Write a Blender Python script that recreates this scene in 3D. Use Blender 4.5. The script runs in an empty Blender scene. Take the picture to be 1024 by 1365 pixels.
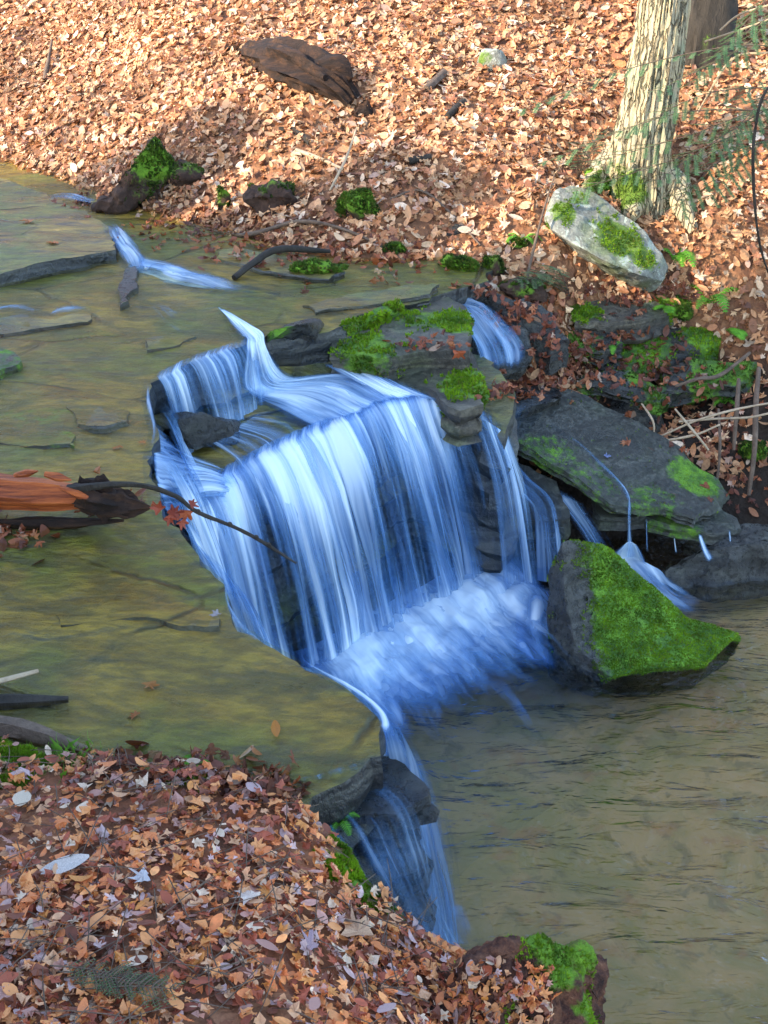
import bpy, bmesh, math, random
import numpy as np
from mathutils import Vector, Matrix
from mathutils.geometry import delaunay_2d_cdt

random.seed(7)
R = np.random.RandomState(7)
scene = bpy.context.scene
COL = scene.collection

# ------------------------------------------------------------------ camera, sky, sun, exposure
PITCH = math.radians(28.0)
CAM = np.array([0.0, 0.0, 4.3])
FPX = 1575.0                                   # focal length in photograph pixels (1024 wide)
cd = bpy.data.cameras.new("camera")
cam = bpy.data.objects.new("camera", cd)
COL.objects.link(cam)
cam.location = CAM
cam.rotation_euler = (math.radians(90) - PITCH, 0, 0)
cd.sensor_fit = 'HORIZONTAL'
cd.sensor_width = 36.0
cd.lens = 36.0 * FPX / 1024.0
cd.clip_start = 0.05
cd.clip_end = 500
scene.camera = cam

SUN_DIR = Vector((-0.80, -0.36, 0.44)).normalized()      # towards the sun
sun_el = math.asin(SUN_DIR.z)
sun_az = math.atan2(SUN_DIR.x, SUN_DIR.y)
world = bpy.data.worlds.new("World")
scene.world = world
world.use_nodes = True
wn = world.node_tree
wn.nodes.clear()
w_out = wn.nodes.new('ShaderNodeOutputWorld')
w_bg = wn.nodes.new('ShaderNodeBackground')
w_sky = wn.nodes.new('ShaderNodeTexSky')
w_sky.sky_type = 'NISHITA'
w_sky.sun_disc = False
w_sky.sun_elevation = sun_el
w_sky.sun_rotation = sun_az % (2 * math.pi)
w_bg.inputs['Strength'].default_value = 0.15
wn.links.new(w_sky.outputs[0], w_bg.inputs[0])
wn.links.new(w_bg.outputs[0], w_out.inputs[0])
sd = bpy.data.lights.new("sun", 'SUN')
sd.energy = 2.0
sd.angle = math.radians(0.6)
sd.color = (1.0, 0.86, 0.66)
sun = bpy.data.objects.new("sun", sd)
COL.objects.link(sun)
sun.rotation_euler = SUN_DIR.to_track_quat('Z', 'Y').to_euler()
sun.location = (-20, -8, 15)
scene.view_settings.view_transform = 'Standard'
scene.view_settings.look = 'None'
scene.view_settings.gamma = 1.0
scene.view_settings.use_curve_mapping = False
scene.view_settings.exposure = 2.6
scene.cycles.transparent_max_bounces = 24
scene.cycles.max_bounces = 6
scene.cycles.use_denoising = True

# ------------------------------------------------------------------ placing helpers
CP, SP = math.cos(PITCH), math.sin(PITCH)

def ray(px, py):
    a, b = (px - 512.0) / FPX, -(py - 682.5) / FPX
    return np.array([a, CP + b * SP, -SP + b * CP])

def Z(px, py, z):                # the point of that sight line at height z
    d = ray(px, py)
    return CAM + d * ((z - CAM[2]) / d[2])

def D(px, py, y):                # the point of that sight line at distance y
    d = ray(px, py)
    return CAM + d * (y / d[1])

def proj(P):                     # world points -> photograph pixels (to see what is in view)
    P = np.asarray(P, float).reshape(-1, 3) - CAM
    f = P[:, 1] * CP - P[:, 2] * SP
    u = P[:, 1] * SP + P[:, 2] * CP
    f = np.where(f < 0.01, 0.01, f)
    return 512 + FPX * P[:, 0] / f, 682.5 - FPX * u / f

def _hash(ix, iy, iz, seed):
    h = (ix * 374761393 + iy * 668265263 + iz * 2147483647 + seed * 1274126177) & 0xFFFFFFFF
    h = ((h ^ (h >> 13)) * 1274126177) & 0xFFFFFFFF
    h = ((h ^ (h >> 16)) * 2246822519) & 0xFFFFFFFF
    return ((h ^ (h >> 15)) & 0xFFFFFF) / float(0xFFFFFF)

def vnoise(P, seed=0):
    P = np.asarray(P, float).reshape(-1, 3)
    I = np.floor(P).astype(np.int64)
    F = P - I
    F = F * F * F * (F * (F * 6 - 15) + 10)
    out = np.zeros(len(P))
    for dx in (0, 1):
        wx = F[:, 0] if dx else 1 - F[:, 0]
        for dy in (0, 1):
            wy = F[:, 1] if dy else 1 - F[:, 1]
            for dz in (0, 1):
                wz = F[:, 2] if dz else 1 - F[:, 2]
                out += wx * wy * wz * _hash(I[:, 0] + dx, I[:, 1] + dy, I[:, 2] + dz, seed)
    return out * 2 - 1

def fbm(P, seed=0, octaves=4, gain=0.5):
    P = np.asarray(P, float).reshape(-1, 3)
    a, s, out = 1.0, 1.0, np.zeros(len(P))
    for o in range(octaves):
        out += a * vnoise(P * s + o * 17.3, seed + o)
        a *= gain
        s *= 2.03
    return out

class TPS:                       # smooth surface through control points
    def __init__(self, pts, reg=1e-3):
        p = np.asarray(pts, float)
        self.xy = p[:, :2]
        n = len(p)
        K = self._k(self.xy, self.xy) + reg * np.eye(n)
        A = np.zeros((n + 3, n + 3))
        A[:n, :n] = K
        A[:n, n] = 1
        A[:n, n + 1:] = self.xy
        A[n, :n] = 1
        A[n + 1:, :n] = self.xy.T
        b = np.zeros(n + 3)
        b[:n] = p[:, 2]
        self.w = np.linalg.lstsq(A, b, rcond=None)[0]
    def _k(self, a, b):
        r2 = ((a[:, None, :] - b[None, :, :]) ** 2).sum(-1)
        return 0.5 * r2 * np.log(r2 + 1e-9)
    def __call__(self, xy):
        xy = np.asarray(xy, float).reshape(-1, 2)
        n = len(self.xy)
        out = np.zeros(len(xy))
        for i in range(0, len(xy), 20000):
            q = xy[i:i + 20000]
            out[i:i + 20000] = self._k(q, self.xy) @ self.w[:n] + self.w[n] + q @ self.w[n + 1:]
        return out

def inside(xy, poly):
    xy = np.asarray(xy, float)
    poly = np.asarray(poly, float)[:, :2]
    x, y = xy[:, 0], xy[:, 1]
    c = np.zeros(len(xy), bool)
    j = len(poly) - 1
    for i in range(len(poly)):
        xi, yi, xj, yj = poly[i, 0], poly[i, 1], poly[j, 0], poly[j, 1]
        m = ((yi > y) != (yj > y)) & (x < (xj - xi) * (y - yi) / (yj - yi + 1e-12) + xi)
        c ^= m
        j = i
    return c

# ------------------------------------------------------------------ object helpers
def mesh_obj(name, V, F, mat, parent=None, smooth=True, sharp=None, attrs=None, uv=None):
    me = bpy.data.meshes.new(name)
    V = np.asarray(V, float)
    me.from_pydata(V.tolist(), [], F if isinstance(F, list) else F.tolist())
    if attrs:
        for k, a in attrs.items():
            a = np.asarray(a, float)
            if a.ndim == 1:
                at = me.attributes.new(k, 'FLOAT', 'POINT')
                at.data.foreach_set('value', a.astype(np.float32))
            else:
                at = me.attributes.new(k, 'FLOAT_COLOR', 'POINT')
                c = np.ones((len(a), 4), np.float32)
                c[:, :3] = a
                at.data.foreach_set('color', c.ravel())
    if uv is not None:
        ul = me.uv_layers.new(name='flow')
        li = np.zeros(len(me.loops), np.int32)
        me.loops.foreach_get('vertex_index', li)
        ul.data.foreach_set('uv', np.asarray(uv, np.float32)[li].ravel())
    if smooth:
        me.polygons.foreach_set('use_smooth', [True] * len(me.polygons))
        if sharp:
            me.set_sharp_from_angle(angle=math.radians(sharp))
    if mat:
        me.materials.append(mat)
    me.update()
    o = bpy.data.objects.new(name, me)
    COL.objects.link(o)
    if parent:
        o.parent = parent
    return o

def thing(o, label, cat, group=None, kind=None):
    o['label'] = label
    o['category'] = cat
    if group:
        o['group'] = group
    o['kind'] = kind or 'thing'
    return o

def struct(o, label=None):
    o['kind'] = 'structure'
    if label:
        o['label'] = label
    return o

def empty(name, loc):
    o = bpy.data.objects.new(name, None)
    o.empty_display_size = 0.1
    COL.objects.link(o)
    o.location = [float(v) for v in loc]
    return o

def adopt(child, root):          # parent without moving
    child.parent = root
    child.matrix_parent_inverse = Matrix.Translation(-Vector(root.location))
    return child

# ------------------------------------------------------------------ materials
class N:
    def __init__(self, name):
        self.m = bpy.data.materials.new(name)
        self.m.use_nodes = True
        self.t = self.m.node_tree
        self.t.nodes.clear()
        self.out = self.t.nodes.new('ShaderNodeOutputMaterial')
    def n(self, kind, **kw):
        nd = self.t.nodes.new('ShaderNode' + kind)
        ins = kw.pop('i', {})
        for k, v in kw.items():
            setattr(nd, k, v)
        for k, v in ins.items():
            self.set(nd.inputs[k], v)
        return nd
    def set(self, sock, v):
        if hasattr(v, 'is_linked') or isinstance(v, bpy.types.NodeSocket):
            self.t.links.new(v, sock)
        elif isinstance(v, tuple) and len(v) == 3 and sock.type == 'RGBA':
            sock.default_value = (*v, 1)
        else:
            sock.default_value = v
    def math(self, op, a, b=0.0, c=None, clamp=False):
        nd = self.n('Math', operation=op, use_clamp=clamp)
        self.set(nd.inputs[0], a)
        self.set(nd.inputs[1], b)
        if c is not None:
            self.set(nd.inputs[2], c)
        return nd.outputs[0]
    def mix(self, f, a, b, blend='MIX'):
        nd = self.n('Mix', data_type='RGBA', blend_type=blend)
        self.set(nd.inputs[0], f)
        self.set(nd.inputs[6], a)
        self.set(nd.inputs[7], b)
        return nd.outputs[2]
    def ramp(self, f, stops):
        nd = self.n('ValToRGB')
        els = nd.color_ramp.elements
        while len(els) < len(stops):
            els.new(0.5)
        for e, (p, c) in zip(els, stops):
            e.position = p
            e.color = (*c, 1) if len(c) == 3 else c
        self.set(nd.inputs[0], f)
        return nd.outputs[0]
    def rng(self, v, a, b, c=0.0, d=1.0, smooth=True):
        nd = self.n('MapRange', interpolation_type='SMOOTHSTEP' if smooth else 'LINEAR')
        for i, x in enumerate((v, a, b, c, d)):
            self.set(nd.inputs[i], x)
        return nd.outputs[0]
    def noise(self, vec, scale, detail=4, rough=0.55, out=0, dist=0.0):
        nd = self.n('TexNoise', i={'Scale': scale, 'Detail': detail, 'Roughness': rough, 'Distortion': dist})
        self.set(nd.inputs['Vector'], vec)
        return nd.outputs[out]
    def vor(self, vec, scale, out='Color', feature='F1'):
        nd = self.n('TexVoronoi', feature=feature, i={'Scale': scale})
        self.set(nd.inputs['Vector'], vec)
        return nd.outputs[out]
    def obj(self):
        return self.n('TexCoord').outputs['Object']
    def scaled(self, vec, s, rot=(0, 0, 0)):
        nd = self.n('Mapping', i={'Scale': s, 'Rotation': rot})
        self.set(nd.inputs['Vector'], vec)
        return nd.outputs[0]
    def attr(self, name, out='Fac'):
        return self.n('Attribute', attribute_name=name).outputs[out]
    def bump(self, h, strength=0.5, dist=0.02, normal=None):
        nd = self.n('Bump', i={'Strength': strength, 'Distance': dist})
        self.set(nd.inputs['Height'], h)
        if normal is not None:
            self.set(nd.inputs['Normal'], normal)
        return nd.outputs[0]
    def principled(self, color, rough=0.6, normal=None, spec=0.5, **kw):
        nd = self.n('BsdfPrincipled')
        self.set(nd.inputs['Base Color'], color)
        self.set(nd.inputs['Roughness'], rough)
        self.set(nd.inputs['Specular IOR Level'], spec)
        if normal is not None:
            self.set(nd.inputs['Normal'], normal)
        for k, v in kw.items():
            self.set(nd.inputs[k.replace('_', ' ')], v)
        return nd.outputs[0]
    def done(self, sh):
        self.t.links.new(sh, self.out.inputs['Surface'])
        return self.m

def mat_rock(name, c1, c2, c3, rough=(0.3, 0.6), scale=4.0, bump=0.6, moss_col=((0.05, 0.13, 0.008), (0.16, 0.34, 0.015)), lichen=0.0, strata=0.0):
    k = N(name)
    v = k.obj()
    n1 = k.noise(v, scale, 6, 0.6)
    n2 = k.noise(v, scale * 5.5, 5, 0.65)
    n3 = k.noise(v, scale * 0.6, 3, 0.5)
    col = k.mix(k.rng(n1, 0.38, 0.64), c1, c2)
    col = k.mix(k.rng(n3, 0.48, 0.68), col, c3)
    col = k.mix(k.rng(n2, 0.3, 0.75), k.mix(0.55, col, (0.0, 0.0, 0.0)), k.mix(0.12, col, (0.5, 0.48, 0.42)))
    if strata:
        sv = k.noise(k.scaled(v, (1.2, 1.2, 26)), 1.0, 3, 0.6)
        col = k.mix(k.rng(sv, 0.42, 0.6, strata, 0), col, (0.012, 0.011, 0.010))
    if lichen:
        l = k.noise(v, 7.0, 5, 0.7, dist=0.4)
        col = k.mix(k.rng(l, 0.54, 0.6, 0, lichen), col, (0.42, 0.47, 0.38))
    ms = k.attr('moss')
    mn = k.noise(v, 16, 5, 0.7)
    mf = k.rng(k.math('ADD', ms, k.math('MULTIPLY', k.math('SUBTRACT', mn, 0.5), 1.1)), 0.38, 0.68)
    mc = k.mix(k.rng(k.noise(v, 9, 4, 0.6), 0.36, 0.66), moss_col[0], moss_col[1])
    mc = k.mix(k.rng(k.noise(v, 90, 3, 0.7), 0.35, 0.7), k.mix(0.5, mc, (0.01, 0.02, 0.002)), mc)
    col = k.mix(mf, col, mc)
    rg = k.rng(n2, 0.3, 0.7, rough[0], rough[1])
    rg = k.mix(mf, rg, (0.9, 0.9, 0.9))
    h = k.math('ADD', k.math('MULTIPLY', n1, 0.6), k.math('ADD', k.math('MULTIPLY', n2, 0.4), k.math('MULTIPLY', k.noise(v, 60, 5, 0.75), 0.45)))
    return k.done(k.principled(col, rg, k.bump(h, bump * 1.5, 0.035)))

M_ROCK_WET = mat_rock('wet_rock', (0.011, 0.012, 0.011), (0.027, 0.027, 0.023), (0.030, 0.032, 0.017), (0.18, 0.45), 4.0, strata=0.7)
M_ROCK_SLAB = mat_rock('slab_rock', (0.022, 0.024, 0.017), (0.045, 0.046, 0.031), (0.032, 0.042, 0.015), (0.28, 0.55), 4.5, strata=0.5)
M_ROCK_DRY = mat_rock('bank_rock', (0.20, 0.20, 0.16), (0.32, 0.32, 0.27), (0.16, 0.20, 0.08), (0.7, 0.9), 5.0, lichen=0.7,
                      moss_col=((0.06, 0.12, 0.012), (0.17, 0.27, 0.03)))
M_ROCK_BROWN = mat_rock('brown_rock', (0.07, 0.055, 0.035), (0.14, 0.115, 0.07), (0.09, 0.10, 0.035), (0.45, 0.75), 5.0, strata=0.6,
                        moss_col=((0.05, 0.13, 0.008), (0.17, 0.32, 0.02)))

def mat_bed():
    k = N('submerged_bedrock')
    v = k.obj()
    fl = k.scaled(v, (0.9, 2.6, 1), (0, 0, math.radians(28)))
    n1 = k.noise(fl, 1.6, 5, 0.6, dist=0.5)
    n2 = k.noise(v, 1.1, 4, 0.55)
    n3 = k.noise(fl, 9, 5, 0.65)
    col = k.mix(k.rng(n1, 0.34, 0.66), (0.20, 0.125, 0.016), (0.36, 0.25, 0.040))
    col = k.mix(k.rng(n2, 0.44, 0.58, 0, 0.85), col, (0.135, 0.165, 0.024))
    col = k.mix(k.rng(k.noise(v, 2.3, 4, 0.6), 0.55, 0.72, 0, 0.75), col, (0.33, 0.17, 0.04))
    col = k.mix(k.rng(k.noise(fl, 2.8, 5, 0.65), 0.54, 0.68, 0, 0.85), col, (0.055, 0.065, 0.065))
    col = k.mix(k.rng(n3, 0.34, 0.68), k.mix(0.6, col, (0.02, 0.016, 0.01)), col)
    pw = k.mix(0.16, v, k.noise(v, 2.2, 4, 0.6, out=1))
    ck = k.vor(k.scaled(pw, (0.7, 1.15, 0.3), (0, 0, 0.5)), 1.15, 'Distance', 'DISTANCE_TO_EDGE')
    crack = k.math('MULTIPLY', k.rng(ck, 0.0, 0.022, 1, 0), k.rng(k.noise(v, 1.7, 3, 0.5), 0.42, 0.58))
    col = k.mix(k.math('MULTIPLY', crack, 0.85), col, (0.018, 0.016, 0.012))
    col = k.mix(k.rng(k.noise(k.scaled(v, (1, 2.2, 1), (0, 0, 0.4)), 1.9, 6, 0.68, dist=0.8), 0.50, 0.60, 0, 0.6), col, (0.050, 0.050, 0.024))
    plate = k.n('SeparateColor')
    k.set(plate.inputs[0], k.vor(k.scaled(pw, (0.7, 1.15, 0.3), (0, 0, 0.5)), 1.15))
    col = k.mix(k.math('MULTIPLY', plate.outputs[0], 0.45), col, k.mix(0.5, col, (0.05, 0.055, 0.03)))
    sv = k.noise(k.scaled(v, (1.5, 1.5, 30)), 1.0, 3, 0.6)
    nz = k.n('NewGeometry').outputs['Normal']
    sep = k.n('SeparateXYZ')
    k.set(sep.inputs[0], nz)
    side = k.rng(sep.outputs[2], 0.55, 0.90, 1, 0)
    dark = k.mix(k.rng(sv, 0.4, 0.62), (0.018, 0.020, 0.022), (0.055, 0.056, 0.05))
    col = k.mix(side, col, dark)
    ms = k.attr('moss')
    mn = k.noise(v, 12, 5, 0.7)
    mf = k.rng(k.math('ADD', ms, k.math('MULTIPLY', k.math('SUBTRACT', mn, 0.5), 1.0)), 0.4, 0.75)
    col = k.mix(mf, col, k.mix(k.noise(v, 30, 4, 0.7), (0.05, 0.10, 0.01), (0.14, 0.30, 0.02)))
    h = k.math('ADD', n3, k.math('MULTIPLY', k.noise(v, 26, 5, 0.7), 0.4))
    h = k.math('SUBTRACT', h, crack)
    return k.done(k.principled(col, k.rng(n1, 0.3, 0.7, 0.25, 0.5), k.bump(h, 0.7, 0.04)))
M_BED = mat_bed()

def mat_poolbed():
    k = N('pool_bed')
    v = k.obj()
    n1 = k.noise(v, 2.2, 6, 0.62, dist=0.6)
    n2 = k.noise(v, 6.5, 5, 0.65, dist=0.5)
    col = k.mix(k.rng(n1, 0.36, 0.64), (0.36, 0.245, 0.115), (0.24, 0.195, 0.075))
    col = k.mix(k.rng(n2, 0.52, 0.66, 0, 0.65), col, (0.14, 0.115, 0.055))
    col = k.mix(k.rng(k.noise(v, 4.5, 5, 0.6), 0.56, 0.68, 0, 0.6), col, (0.29, 0.15, 0.06))
    return k.done(k.principled(col, 0.7, k.bump(n1, 0.4, 0.05)))
M_POOLBED = mat_poolbed()

def mat_water(name, tint, wave_scale, strength, rough=0.06, stretch=(1, 1, 1), rot=0.0, dist=0.03, refl=0.95):
    k = N(name)
    v = k.scaled(k.obj(), stretch, (0, 0, rot))
    a = k.noise(v, wave_scale, 4, 0.6, dist=0.8)
    b = k.noise(v, wave_scale * 3.1, 3, 0.55, dist=0.4)
    h = k.math('ADD', a, k.math('MULTIPLY', b, 0.35))
    nr = k.bump(h, strength, dist)
    dt = k.n('VectorMath', operation='DOT_PRODUCT')
    k.set(dt.inputs[0], nr)
    k.set(dt.inputs[1], k.n('NewGeometry').outputs['Incoming'])
    ca = k.math('SUBTRACT', 1.0, k.math('ABSOLUTE', dt.outputs['Value']), clamp=True)
    fre = k.math('ADD', 0.022 * min(1.0, refl), k.math('MULTIPLY', refl, k.math('POWER', ca, 5.0)), clamp=True)
    gl = k.n('BsdfGlossy', i={'Color': (1, 1, 1), 'Roughness': rough})
    k.set(gl.inputs['Normal'], nr)
    tr = k.n('BsdfTransparent', i={'Color': tint})
    mx = k.n('MixShader')
    k.set(mx.inputs[0], fre)
    k.set(mx.inputs[1], tr.outputs[0])
    k.set(mx.inputs[2], gl.outputs[0])
    return k.done(mx.outputs[0])
M_POOL = mat_water('pool_water', (0.84, 0.79, 0.66), 1.6, 0.7, 0.12, (0.8, 2.2, 1), -0.25, 0.20, 1.3)
M_FILM = mat_water('stream_film', (0.93, 0.89, 0.72), 2.6, 0.6, 0.14, (1.0, 3.6, 1), math.radians(22), 0.05, 0.26)

def mat_fall(name, fu, fv, lo, hi, amax, thin=(0.12, 0.30, 0.58), thick=(0.86, 0.95, 0.98), warp=0.0):
    k = N(name)
    uvn = k.n('UVMap', uv_map='flow').outputs[0]
    def st(su, sv, off, det=3):
        nd = k.n('Mapping', i={'Scale': (su, sv, 1), 'Location': (off, off * 1.7, 0)})
        k.set(nd.inputs[0], uvn)
        return k.noise(nd.outputs[0], 1.0, det, 0.55, dist=warp)
    n1 = st(fu * 3.2, fv * 1.3, 3.1)
    n2 = st(fu, fv * 0.7, 11.7)
    n3 = st(fu * 0.3, fv * 0.8, 23.0, 2)
    s = k.math('ADD', k.math('MULTIPLY', n1, 0.20), k.math('ADD', k.math('MULTIPLY', n2, 0.40), k.math('MULTIPLY', n3, 0.40)))
    d = k.attr('dens')
    val = k.math('ADD', s, k.math('MULTIPLY', k.math('SUBTRACT', d, 0.5), 0.42))
    al = k.rng(val, lo, hi, 0, amax)
    al = k.math('MULTIPLY', al, k.rng(d, 0.0, 0.22))
    col = k.mix(k.rng(val, lo + 0.06, hi + 0.04), thin, thick)
    pb = k.principled(col, 0.35, k.bump(s, 0.35, 0.02), 0.4)
    tl = k.n('BsdfTranslucent')
    k.set(tl.inputs[0], col)
    m0 = k.n('MixShader', i={0: 0.3})
    k.set(m0.inputs[1], pb)
    k.set(m0.inputs[2], tl.outputs[0])
    tr = k.n('BsdfTransparent', i={'Color': (0.93, 0.96, 1.0)})
    mx = k.n('MixShader')
    k.set(mx.inputs[0], al)
    k.set(mx.inputs[1], tr.outputs[0])
    k.set(mx.inputs[2], m0.outputs[0])
    return k.done(mx.outputs[0])
M_FALL = mat_fall('falling_water', 13, 0.45, 0.44, 0.67, 0.90)
M_RIFFLE = mat_fall('white_riffle', 15, 1.3, 0.42, 0.68, 0.90, warp=0.4)
M_FOAM = mat_fall('foaming_water', 5.5, 1.3, 0.42, 0.69, 0.88, warp=0.6)

def mat_leaf():
    k = N('dead_leaf')
    v = k.obj()
    t = k.attr('tint', 'Color')
    n = k.noise(v, 45, 3, 0.6)
    col = k.mix(k.rng(n, 0.3, 0.7), k.mix(0.35, t, (0.05, 0.02, 0.008)), t)
    pb = k.principled(col, 0.55, None, 0.4)
    tl = k.n('BsdfTranslucent')
    k.set(tl.inputs[0], col)
    mx = k.n('MixShader', i={0: 0.18})
    k.set(mx.inputs[1], pb)
    k.set(mx.inputs[2], tl.outputs[0])
    return k.done(mx.outputs[0])
M_LEAF = mat_leaf()

def mat_soil(name, a, b, c, leafy=0.6):
    k = N(name)
    v = k.obj()
    n = k.noise(v, 3, 6, 0.65)
    w = k.mix(0.12, v, k.noise(v, 14, 3, 0.5, out=1))
    cell = k.n('SeparateColor')
    k.set(cell.inputs[0], k.vor(w, 15))
    lf = k.ramp(cell.outputs[0], [(0.0, a), (0.35, b), (0.7, c), (1.0, a)])
    soil = k.mix(k.rng(n, 0.35, 0.65), (0.075, 0.032, 0.018), (0.14, 0.066, 0.036))
    col = k.mix(k.rng(k.noise(v, 7, 4, 0.6), 0.35, 0.6, 0.15, leafy), soil, lf)
    col = k.mix(k.attr('wet'), col, k.mix(n, (0.010, 0.007, 0.005), (0.035, 0.022, 0.014)))  # near-black soil: wet by the water, plus shade painted in under the slabs
    ms = k.attr('moss')
    mf = k.rng(k.math('ADD', ms, k.math('MULTIPLY', k.math('SUBTRACT', k.noise(v, 14, 5, 0.7), 0.5), 1.0)), 0.4, 0.7)
    col = k.mix(mf, col, k.mix(k.noise(v, 30, 4, 0.7), (0.05, 0.11, 0.01), (0.16, 0.28, 0.03)))
    return k.done(k.principled(col, 0.85, k.bump(k.math('ADD', n, k.vor(w, 15, 'Distance')), 0.7, 0.04), 0.2))
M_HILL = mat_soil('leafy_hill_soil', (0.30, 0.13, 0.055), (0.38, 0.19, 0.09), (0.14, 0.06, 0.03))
M_BANK = mat_soil('leafy_bank_soil', (0.40, 0.14, 0.06), (0.48, 0.21, 0.10), (0.20, 0.07, 0.04))

def mat_simple(name, stops, scale=8, stretch=(1, 1, 1), rough=0.8, bump=0.6, detail=6, fine=60, dist=0.02, spec=0.3, moss=True):
    k = N(name)
    v = k.scaled(k.obj(), stretch)
    n = k.noise(v, scale, detail, 0.65)
    f = k.noise(v, fine, 4, 0.7)
    col = k.ramp(k.math('ADD', k.math('MULTIPLY', n, 0.7), k.math('MULTIPLY', f, 0.3)), stops)
    if moss:
        ms = k.attr('moss')
        mf = k.rng(k.math('ADD', ms, k.math('MULTIPLY', k.math('SUBTRACT', k.noise(k.obj(), 18, 5, 0.7), 0.5), 1.0)), 0.4, 0.7)
        col = k.mix(mf, col, k.mix(k.noise(k.obj(), 34, 4, 0.7), (0.05, 0.11, 0.008), (0.17, 0.32, 0.02)))
    return k.done(k.principled(col, rough, k.bump(k.math('ADD', n, k.math('MULTIPLY', f, 0.5)), bump, dist), spec))

def mat_bark():
    k = N('tree_bark')
    v = k.obj()
    w = k.mix(0.06, v, k.noise(v, 7, 4, 0.6, out=1))
    pl = k.scaled(w, (1, 1, 0.11))
    e = k.vor(pl, 24, 'Distance', 'DISTANCE_TO_EDGE')
    cell = k.n('SeparateColor')
    k.set(cell.inputs[0], k.vor(pl, 24))
    n = k.noise(k.scaled(v, (1, 1, 0.3)), 42, 5, 0.7)
    plate = k.rng(e, 0.0, 0.11)
    col = k.mix(n, (0.30, 0.23, 0.12), (0.58, 0.48, 0.29))
    col = k.mix(k.math('MULTIPLY', cell.outputs[0], 0.5), col, (0.24, 0.225, 0.18))
    col = k.mix(k.rng(k.noise(v, 5, 4, 0.6), 0.52, 0.66, 0, 0.6), col, (0.20, 0.24, 0.15))
    col = k.mix(plate, k.mix(0.72, col, (0.04, 0.03, 0.02)), col)
    mf = k.rng(k.math('ADD', k.attr('moss'), k.math('SUBTRACT', k.noise(v, 18, 5, 0.7), 0.5)), 0.4, 0.7)
    col = k.mix(mf, col, k.mix(k.noise(v, 34, 4, 0.7), (0.05, 0.09, 0.01), (0.15, 0.24, 0.03)))
    h = k.math('ADD', k.math('MULTIPLY', plate, 0.8), k.math('MULTIPLY', n, 0.5))
    return k.done(k.principled(col, 0.85, k.bump(h, 1.0, 0.03), 0.2))
M_BARK = mat_bark()
M_DARKBARK = mat_simple('dark_bark', [(0.3, (0.012, 0.010, 0.008)), (0.55, (0.032, 0.026, 0.020)), (0.75, (0.065, 0.054, 0.042))], 9, (1, 1, 0.3), 0.85, 0.9)
M_ROTTEN = mat_simple('rotten_wood', [(0.36, (0.008, 0.005, 0.004)), (0.5, (0.022, 0.011, 0.007)), (0.62, (0.055, 0.025, 0.012)), (0.76, (0.17, 0.085, 0.03))], 10, (0.35, 1.4, 1.4), 0.9, 0.9)
M_REDWOOD = mat_simple('red_broken_wood', [(0.30, (0.02, 0.007, 0.004)), (0.43, (0.20, 0.042, 0.012)), (0.56, (0.46, 0.11, 0.024)), (0.75, (0.60, 0.24, 0.07))], 13, (0.10, 1.6, 1.6), 0.5, 1.0)
M_TWIG = mat_simple('twig_bark', [(0.3, (0.05, 0.032, 0.022)), (0.6, (0.14, 0.095, 0.065)), (0.8, (0.24, 0.18, 0.13))], 14, (1, 1, 1), 0.8, 0.6)
M_PALETWIG = mat_simple('bare_twig', [(0.3, (0.22, 0.15, 0.09)), (0.6, (0.42, 0.32, 0.21)), (0.8, (0.56, 0.47, 0.34))], 14, (1, 1, 1), 0.75, 0.5)
M_CRUMBLE = mat_simple('crumbling_wood', [(0.34, (0.016, 0.007, 0.005)), (0.48, (0.07, 0.026, 0.015)), (0.6, (0.15, 0.06, 0.03)), (0.75, (0.30, 0.15, 0.08))], 16, (1, 1, 1), 0.9, 1.0, dist=0.03)
M_EARTH = mat_simple('dark_earth', [(0.3, (0.018, 0.010, 0.007)), (0.55, (0.055, 0.03, 0.02)), (0.75, (0.11, 0.06, 0.038))], 9, (1, 1, 1), 0.9, 0.9)

def mat_green(name, a, b, trans=0.25, scale=20):
    k = N(name)
    v = k.obj()
    col = k.mix(k.rng(k.noise(v, scale, 3, 0.6), 0.32, 0.68), a, b)
    col = k.mix(k.math('MULTIPLY', k.attr('dry'), 1.0), col, (0.16, 0.13, 0.03))
    pb = k.principled(col, 0.6, None, 0.3)
    tl = k.n('BsdfTranslucent')
    k.set(tl.inputs[0], col)
    mx = k.n('MixShader', i={0: trans})
    k.set(mx.inputs[1], pb)
    k.set(mx.inputs[2], tl.outputs[0])
    return k.done(mx.outputs[0])
M_MOSS = mat_green('moss', (0.055, 0.12, 0.005), (0.21, 0.36, 0.010), 0.3, 7)
M_DARKMOSS = mat_green('dark_moss', (0.018, 0.042, 0.006), (0.085, 0.155, 0.014), 0.25, 8)
M_NEEDLE = mat_green('hemlock_needles', (0.07, 0.16, 0.06), (0.17, 0.30, 0.11), 0.35, 12)
M_FERN = mat_green('fern_green', (0.06, 0.20, 0.012), (0.16, 0.40, 0.03), 0.3, 14)
M_DARKNEEDLE = mat_green('dark_needles', (0.02, 0.05, 0.015), (0.05, 0.10, 0.03), 0.2, 2)

# ------------------------------------------------------------------ builders
def densify(P, res):
    P = np.asarray(P, float)
    out = []
    for i in range(len(P)):
        a, b = P[i], P[(i + 1) % len(P)]
        n = max(1, int(math.ceil(np.linalg.norm((b - a)[:2]) / res)))
        for t in range(n):
            out.append(a + (b - a) * t / n)
    return np.array(out)

def area2(P):
    x, y = P[:, 0], P[:, 1]
    return 0.5 * np.sum(x * np.roll(y, -1) - np.roll(x, -1) * y)

def outward(P):
    nx = np.roll(P, -1, 0) - np.roll(P, 1, 0)
    n = np.stack([nx[:, 1], -nx[:, 0]], 1)
    return n / (np.linalg.norm(n, axis=1, keepdims=True) + 1e-9)

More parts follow.
